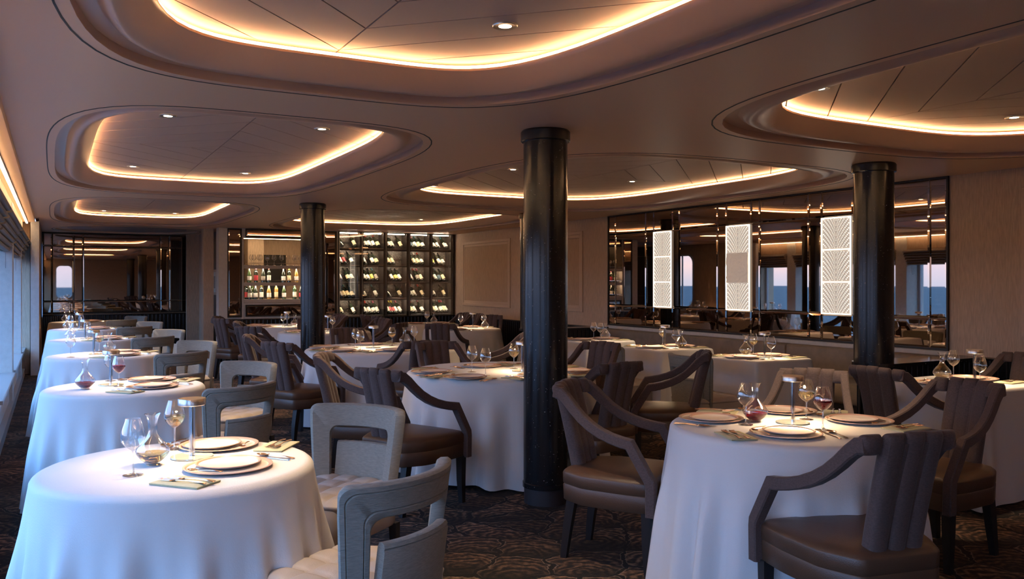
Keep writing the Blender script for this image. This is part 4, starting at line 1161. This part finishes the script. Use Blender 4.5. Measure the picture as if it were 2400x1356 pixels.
def round_cloth(R, seed, zt=0.76, zb=0.02, flare=0.09):
    rnd = random.Random(seed)
    n_ = 168
    ks = [(rnd.choice((9, 11, 13)), rnd.uniform(0, 6.28), 0.5), (rnd.choice((17, 19, 21)), rnd.uniform(0, 6.28), 0.9), (rnd.choice((26, 29, 31)), rnd.uniform(0, 6.28), 0.45)]
    def fold(a):
        v_ = sum(w_ * math.sin(k_ * a + p + 0.8 * math.sin(3 * a + p)) for k_, p, w_ in ks) / 1.85
        return v_
    rows = []
    for f in (0.0001, 0.35, 0.7, 0.93): rows.append([(R * f * math.cos(2 * PI * i / n_), R * f * math.sin(2 * PI * i / n_), zt) for i in range(n_)])
    for q in range(1, 5):
        a = q / 5 * PI / 2; rows.append([((R * 0.93 + R * 0.07 * math.sin(a)) * math.cos(2 * PI * i / n_), (R * 0.93 + R * 0.07 * math.sin(a)) * math.sin(2 * PI * i / n_), zt - 0.032 * (1 - math.cos(a))) for i in range(n_)])
    lv = 14
    for q in range(lv + 1):
        f = q / lv; z = zt - 0.035 - (zt - 0.035 - zb) * f
        row = []
        for i in range(n_):
            a = 2 * PI * i / n_
            g_ = min(1, max(0, (f - 0.03) / 0.55)); g_ = g_ * g_ * (3 - 2 * g_)
            rr = R + flare * f ** 0.85 * 0.9 + fold(a) * 0.060 * g_ * (0.5 + 0.7 * f)
            row.append((rr * math.cos(a), rr * math.sin(a), z + 0.012 * f * math.sin(5 * a + seed)))
        rows.append(row)
    g = G(); g.loft(rows, True, True, False); return g
def square_cloth(hx, hy, seed, zt=0.76, zb=0.02):
    rnd = random.Random(seed); n_ = 160
    base = superloop(0, 0, hx, hy, 14, n_)
    # even spacing along the outline with finer corners
    rows = []
    for f in (0.0001, 0.5, 0.94): rows.append([(x * f, y * f, zt) for x, y in base])
    for q in range(1, 4):
        a = q / 4 * PI / 2; f = 0.94 + 0.06 * math.sin(a); rows.append([(x * f, y * f, zt - 0.02 * (1 - math.cos(a))) for x, y in base])
    ph = rnd.uniform(0, 6)
    for q in range(13):
        f = q / 12; z = zt - 0.022 - (zt - 0.022 - zb) * f; row = []
        for i, (x, y) in enumerate(base):
            u, v_ = x / hx, y / hy
            cn = (abs(u) * abs(v_)) ** 6           # strong only near corners
            an = math.atan2(v_, u); dv = abs(abs(math.sin(2 * an)))
            cw = max(0, (dv - 0.80) / 0.20)
            rip = math.cos((1 - dv) ** 0.5 * 22) * cw
            g_ = f ** 0.8
            k_ = 1 + 0.13 * cw * g_ + 0.045 * rip * g_ + 0.015 * g_ * math.sin(9 * an + ph) + 0.03 * f
            row.append((x * k_, y * k_, z))
        rows.append(row)
    g = G(); g.loft(rows, True, True, False); return g

armchair = mk_armchair(); cream = mk_cream()
lampP = mk_lamp(); glassP = {None: mk_glass(), 'white_wine': mk_glass('white_wine'), 'red_wine': mk_glass('red_wine')}
decP = {None: mk_decanter(), 'white_wine': mk_decanter('white_wine'), 'red_wine': mk_decanter('red_wine')}
chargerP = mk_plate('charger_plate', 0.160, 0.013); plateP = mk_plate('side_plate', 0.118, 0.014)
forkP, knifeP, spoonP, napP = mk_fork(), mk_knife(), mk_spoon(), mk_napkin()

ZT = 0.761
def side_word(dx, dy):
    a = math.degrees(math.atan2(dy, dx)) % 360
    return ['mirror-side', 'bar-mirror corner', 'bar-side', 'bar-window corner', 'window-side', 'near-window corner', 'near-side', 'near-mirror corner'][int((a + 22.5) // 45) % 8]
def setting(tx, ty, px, py, fx, fy, tname, sw):
    """charger at (px,py), diner looks along (fx,fy)"""
    l = math.hypot(fx, fy); fx, fy = fx / l, fy / l
    rz = math.atan2(-fx, fy)       # local +Y -> facing
    def W(u, v_): return (px + u * fy + v_ * fx, py - u * fx + v_ * fy)   # u right, v forward
    at = 'at the %s place, %s' % (sw, tname)
    place('charger', chargerP, (px, py, ZT), rz, 'rose-rimmed charger plate ' + at, 'plate', 'charger plates')
    x, y = W(0.022, 0.018)
    place('plate', plateP, (x, y, ZT + 0.0065), rz, 'small rose-rimmed plate ' + at, 'plate', 'small plates')
    x, y = W(-0.245, -0.03)
    place('nap', napP, (x, y, ZT), rz + 0.06, 'folded sage linen napkin ' + at, 'napkin', 'folded napkins')
    for q, u in enumerate((-0.265, -0.232)):
        x, y = W(u, -0.04 - 0.01 * q)
        place('fork', forkP, (x, y, ZT + 0.0105), rz + 0.06, '%s fork on the napkin %s' % (('outer', 'inner')[q], at), 'fork', 'forks on the napkins')
    x, y = W(0.195, -0.03); place('knife', knifeP, (x, y, ZT), rz, 'copper-toned knife ' + at, 'knife', 'table knives')
    x, y = W(0.228, -0.035); place('spoon', spoonP, (x, y, ZT), rz, 'copper-toned soup spoon ' + at, 'spoon', 'soup spoons')
    x, y = W(-0.118, 0.0); o = place('spoon', spoonP, (x, y, ZT + 0.012), rz, 'dessert spoon on charger rim ' + at, 'spoon', 'dessert spoons')
    o.scale = (0.75, 0.75, 0.75)
    o.rotation_euler = (0.0, 0.0, rz + 0.25)
def table_round(key, x, y, R, name, seed):
    t = empty('dining_table', (x, y, 0)); tag(t, 'round table under its white cloth, the ' + name, 'table', 'cloth-covered tables')
    G().lathe([(0, 0.72), (R - 0.03, 0.72), (R - 0.03, 0.745), (0, 0.745)], 32).obj('tabletop', 'black_wood', t)
    G().lathe([(0, 0), (0.24, 0), (0.24, 0.02), (0.05, 0.05), (0.04, 0.72)], 20).obj('pedestal', 'black_wood', t)
    o = round_cloth(R, seed).obj('tablecloth', 'linen', None, True, 70); o.location = (x, y, 0); o.rotation_euler = (0, 0, seed * 0.7)
    tag(o, 'white floor-length cloth over the ' + name, 'tablecloth', 'white tablecloths')
def table_square(key, x, y, h, name, seed):
    t = empty('dining_table', (x, y, 0)); tag(t, 'square table under its white cloth, the ' + name, 'table', 'cloth-covered tables')
    G().bx(-h + .02, h - .02, -h + .02, h - .02, 0.72, 0.745).obj('tabletop', 'black_wood', t)
    G().lathe([(0, 0), (0.20, 0), (0.20, 0.02), (0.05, 0.05), (0.04, 0.72)], 20).obj('pedestal', 'black_wood', t)
    o = square_cloth(h, h, seed).obj('tablecloth', 'linen', None, True, 60); o.location = (x, y, 0)
    tag(o, 'white floor-length cloth over the ' + name, 'tablecloth', 'white tablecloths')
def chair(kind, bx, by, fx, fy, tname, sw, back=0.27):
    """(bx,by) is the middle of the chair back; it looks along (fx,fy)"""
    l = math.hypot(fx, fy); fx, fy = fx / l, fy / l
    rz = math.atan2(-fx, fy)
    if kind == 'cream': back = 0.18
    o = place(kind, armchair if kind == 'arm' else cream, (bx + fx * back, by + fy * back, 0), rz,
              ('brown channel-back armchair' if kind == 'arm' else 'cream open-back dining chair') + ' at the %s place, %s' % (sw, tname), 'chair',
              'brown velvet armchairs' if kind == 'arm' else 'cream open-back chairs')
    return o
def lamp(x, y, name): place('lamp', lampP, (x, y, ZT), 0, 'slim metal table lamp with flat round head on the ' + name, 'lamp', 'table lamps')
def glass(x, y, wine, name, word): place('glass' + str(wine), glassP[wine], (x, y, ZT), 0, word + ' on the ' + name, 'wine glass', 'wine glasses')
def decanter(x, y, wine, name):
    place('dec' + str(wine), decP[wine], (x, y, ZT), 0, ({None: 'empty clear', 'red_wine': 'part-filled red wine', 'white_wine': 'part-filled white wine'}[wine]) + ' decanter on the ' + name, 'decanter', 'wine decanters')

# ------------------------------------------------------------------ window row
TN = ['first window table', 'second window table', 'third window table', 'fourth window table', 'fifth window table', 'last window table']
TY = [3.41, 6.13, 8.87, 11.35, 13.9, 16.45]
for i, ty in enumerate(TY):
    tx = 0.42
    nm = TN[i]
    table_round('T%d' % i, tx, ty, 0.50, nm, 3 + i)
    setting(tx, ty, tx + 0.15, ty - 0.17, -0.62, 0.78, nm, 'near-side')
    setting(tx, ty, tx + 0.19, ty + 0.27, -0.62, -0.78, nm, 'bar-side')
    lamp(tx + (0.06 if i == 0 else -0.08), ty + 0.10, nm)
    if i == 0:
        glass(tx - 0.17, ty - 0.13, None, nm, 'empty wine glass'); glass(tx + 0.02, ty + 0.30, 'white_wine', nm, 'white wine glass'); decanter(tx - 0.09, ty + 0.03, 'white_wine', nm)
    elif i == 1:
        glass(tx - 0.07, ty + 0.36, None, nm, 'empty wine glass'); glass(tx - 0.04, ty - 0.02, 'red_wine', nm, 'red wine glass'); decanter(tx - 0.24, ty - 0.05, 'red_wine', nm)
    elif i == 2:
        glass(tx - 0.28, ty - 0.16, None, nm, 'window-side empty wine glass'); glass(tx - 0.02, ty + 0.40, 'white_wine', nm, 'white wine glass'); decanter(tx + 0.07, ty + 0.36, None, nm)
    else:
        glass(tx - 0.20, ty - 0.02, None, nm, 'window-side empty wine glass'); glass(tx - 0.05, ty + 0.30, None, nm, 'bar-side empty wine glass'); decanter(tx - 0.24, ty + 0.18, None, nm)
    chair('cream', tx + 0.60, ty - 0.72, -0.50, 0.86, nm, 'near-side')
    chair('cream', tx + 0.93, ty + 0.72, -0.80, -0.60, nm, 'bar-side')

# ------------------------------------------------------------------ large round tables down the middle and others
def round_group(nm, cx, cy, R, seed, chairs, lamp_at, glasses, dec, pr=0.47, kind='arm'):
    table_round(nm, cx, cy, R, nm, seed)
    used = {}
    for bx, by, fx, fy, st in chairs:
        sw = side_word(bx - cx, by - cy)
        if sw in used: sw = 'second ' + sw
        used[sw] = 1
        chair(kind, bx, by, fx, fy, nm, sw)
        if st:
            l = math.hypot(bx - cx, by - cy)
            if st is True: px, py = cx + (bx - cx) / l * pr, cy + (by - cy) / l * pr
            else: px, py = st
            setting(cx, cy, px, py, -(bx - cx), -(by - cy), nm, sw)
    if lamp_at: lamp(*lamp_at, nm)
    for q, (gx, gy, wn, wd) in enumerate(glasses): glass(gx, gy, wn, nm, wd)
    if dec: decanter(dec[0], dec[1], dec[2], nm)
M1N, M2N, M3N, M4N = 'large table behind the thick column', 'large table between two columns', 'round table past the second column', 'round table below the bar niche'
R1N = 'red-decanter round table'
round_group(R1N, 3.12, 2.93, 0.56, 21,
            [(2.50, 3.87, 0.55, -0.83, (2.90, 3.22)), (2.71, 1.99, 0.21, 0.98, (2.91, 2.74)), (4.42, 2.86, -1, 0.02, (3.50, 2.82)), (4.12, 3.66, -0.84, -0.55, (3.42, 3.22))],
            (3.18, 2.95), [(2.94, 3.02, None, 'empty wine glass'), (3.32, 2.99, 'white_wine', 'white wine glass'), (3.15, 2.74, 'red_wine', 'red wine glass')], (3.05, 3.07, 'red_wine'), 0.33)
round_group(M1N, 3.10, 5.86, 0.74, 22,
            [(3.36, 4.64, -0.14, 0.99, (3.14, 5.33)), (1.80, 5.02, 0.90, 0.43, (2.60, 5.46)), (1.82, 6.30, 0.85, -0.52, (2.54, 5.93)), (3.06, 7.02, 0, -1, (3.08, 6.14)), (4.34, 6.28, -0.92, -0.4, (3.54, 5.98)), (4.48, 5.08, -0.8, 0.58, (3.52, 5.40))],
            (3.19, 5.67), [(2.82, 5.80, None, 'window-side empty wine glass'), (2.80, 5.53, None, 'near-side empty wine glass'), (3.22, 5.86, 'white_wine', 'white wine glass')], None)
round_group(M2N, 3.05, 8.44, 0.80, 23,
            [(3.00, 7.22, 0.02, 1, (2.98, 7.98)), (1.79, 7.68, 0.87, 0.49, (2.52, 8.18)), (1.78, 8.88, 0.95, -0.3, (2.50, 8.68)), (3.04, 9.62, 0, -1, (3.06, 8.90)), (4.42, 7.80, -0.93, 0.36, (3.55, 8.22))],
            (2.95, 8.43), [(2.79, 8.54, None, 'window-side empty wine glass'), (2.73, 8.20, None, 'near-side empty wine glass'), (3.22, 8.60, 'white_wine', 'white wine glass'), (3.50, 8.66, None, 'mirror-side empty wine glass')], (3.41, 8.72, None))
round_group(M3N, 3.35, 11.62, 0.64, 24,
            [(2.10, 10.52, 0.75, 0.66, (3.06, 11.36)), (2.25, 11.98, 0.9, -0.3, (2.98, 11.72)), (4.28, 11.85, -0.95, -0.3, (3.72, 11.70)), (4.06, 10.55, -0.7, 0.7, (3.62, 11.30)), (3.42, 12.62, 0, -1, (3.38, 12.0))],
            (3.36, 11.50), [(3.48, 11.68, None, 'empty wine glass')], None, 0.38)
round_group(M4N, 3.20, 13.55, 0.62, 25,
            [(2.20, 13.05, 0.85, 0.5, (2.84, 13.32)), (2.30, 13.95, 0.9, -0.4, (2.84, 13.72)), (4.12, 13.35, -0.98, -0.1, (3.56, 13.50)), (4.22, 13.95, -0.9, -0.4, True)],
            (3.22, 13.25), [(3.12, 13.10, None, 'empty wine glass'), (3.26, 13.42, None, 'second empty wine glass')], (3.30, 13.1, None), 0.36)
B2N = 'round table by the panelled wall'
round_group(B2N, 5.36, 11.35, 0.58, 26,
            [(4.44, 9.52 + 0.55, 0.60, 0.80, (5.12, 11.02)), (6.32, 12.30, -0.7, -0.7, (5.66, 11.62))],
            (5.58, 11.45), [(5.40, 11.50, None, 'empty wine glass'), (5.74, 11.40, None, 'second empty wine glass')], (5.62, 11.12, None), 0.33)
def square_group(nm, cx, cy, h, seed, chairs, lamp_at, glasses, dec, settings, kind='cream'):
    table_square(nm, cx, cy, h, nm, seed)
    for bx, by, fx, fy in chairs: chair(kind, bx, by, fx, fy, nm, side_word(bx - cx, by - cy))
    for px, py, fx, fy in settings: setting(cx, cy, px, py, fx, fy, nm, side_word(px - cx, py - cy))
    if lamp_at: lamp(*lamp_at, nm)
    for gx, gy, wn, wd in glasses: glass(gx, gy, wn, nm, wd)
    if dec: decanter(dec[0], dec[1], dec[2], nm)
S1N, S2N, S3N, R2N, B1N = 'far banquette table', 'middle banquette table', 'divider-end banquette table', 'cornered square table', 'square table below the cabinet'
square_group(S3N, 5.70, 5.72, 0.36, 31, [(4.92, 5.72, 1, 0.0)], (5.74, 5.66), [(5.84, 5.90, 'white_wine', 'white wine glass'), (5.66, 5.50, None, 'empty wine glass')], (5.76, 5.92, 'white_wine'), [(5.52, 5.72, 1, 0), (5.92, 5.74, -1, 0)])
square_group(S2N, 5.70, 7.02, 0.36, 32, [(4.92, 6.98, 1, 0.0)], (5.73, 7.08), [(5.86, 7.28, 'white_wine', 'white wine glass'), (5.66, 6.82, None, 'empty wine glass')], (5.80, 6.90, 'white_wine'), [(5.52, 7.05, 1, 0), (5.92, 7.06, -1, 0)])
square_group(S1N, 5.70, 8.36, 0.36, 33, [(4.92, 8.30, 1, 0.0)], None, [(5.78, 8.50, None, 'empty wine glass'), (5.74, 8.30, None, 'second empty wine glass')], (5.85, 8.35, None), [(5.52, 8.40, 1, 0), (5.90, 8.40, -1, 0)])
square_group(R2N, 5.48, 3.60, 0.37, 34, [(4.62, 3.58, 1, 0.0), (6.50, 3.72, -1, 0)], (5.50, 3.50), [(5.66, 3.76, None, 'empty wine glass beside the decanter'), (5.40, 3.40, None, 'empty wine glass before the lamp')], (5.53, 3.76, 'white_wine'), [(5.27, 3.60, 1, 0), (5.74, 3.66, -1, 0)], 'arm')
square_group(B1N, 5.50, 13.05, 0.42, 35, [(4.56, 12.80, 1, 0.1), (6.40, 12.95, -1, 0), (4.50, 13.55, 1, -0.1), (6.44, 13.55, -1, 0)][:2], None, [(5.44, 12.90, None, 'empty wine glass'), (5.56, 13.15, None, 'second empty wine glass')], (5.60, 12.98, None), [(5.26, 13.0, 1, 0), (5.74, 13.0, -1, 0)], 'arm')
chair('arm', 4.56, 13.45, 1, -0.15, B1N, 'bar-window corner'); chair('arm', 6.42, 13.5, -1, -0.1, B1N, 'bar-mirror corner')
# stemware on the top niche shelf
for q, (c_, dy) in enumerate([(515, 0.08), (535, 0.18), (580, 0.08), (594, 0.18), (652, 0.12), (711, 0.12), (775, 0.12), (833, 0.12), (885, 0.08), (905, 0.18), (940, 0.12)]):
    place('glassNone', glassP[None], (nx(c_, YW + dy), YW + dy, SHELVES[2] + 0.041), 0, 'empty stemmed glass, %s from the passage on the top niche shelf' % ['first', 'second', 'third', 'fourth', 'fifth', 'sixth', 'seventh', 'eighth', 'ninth', 'tenth', 'eleventh'][q], 'wine glass', 'stemware on the top niche shelf')
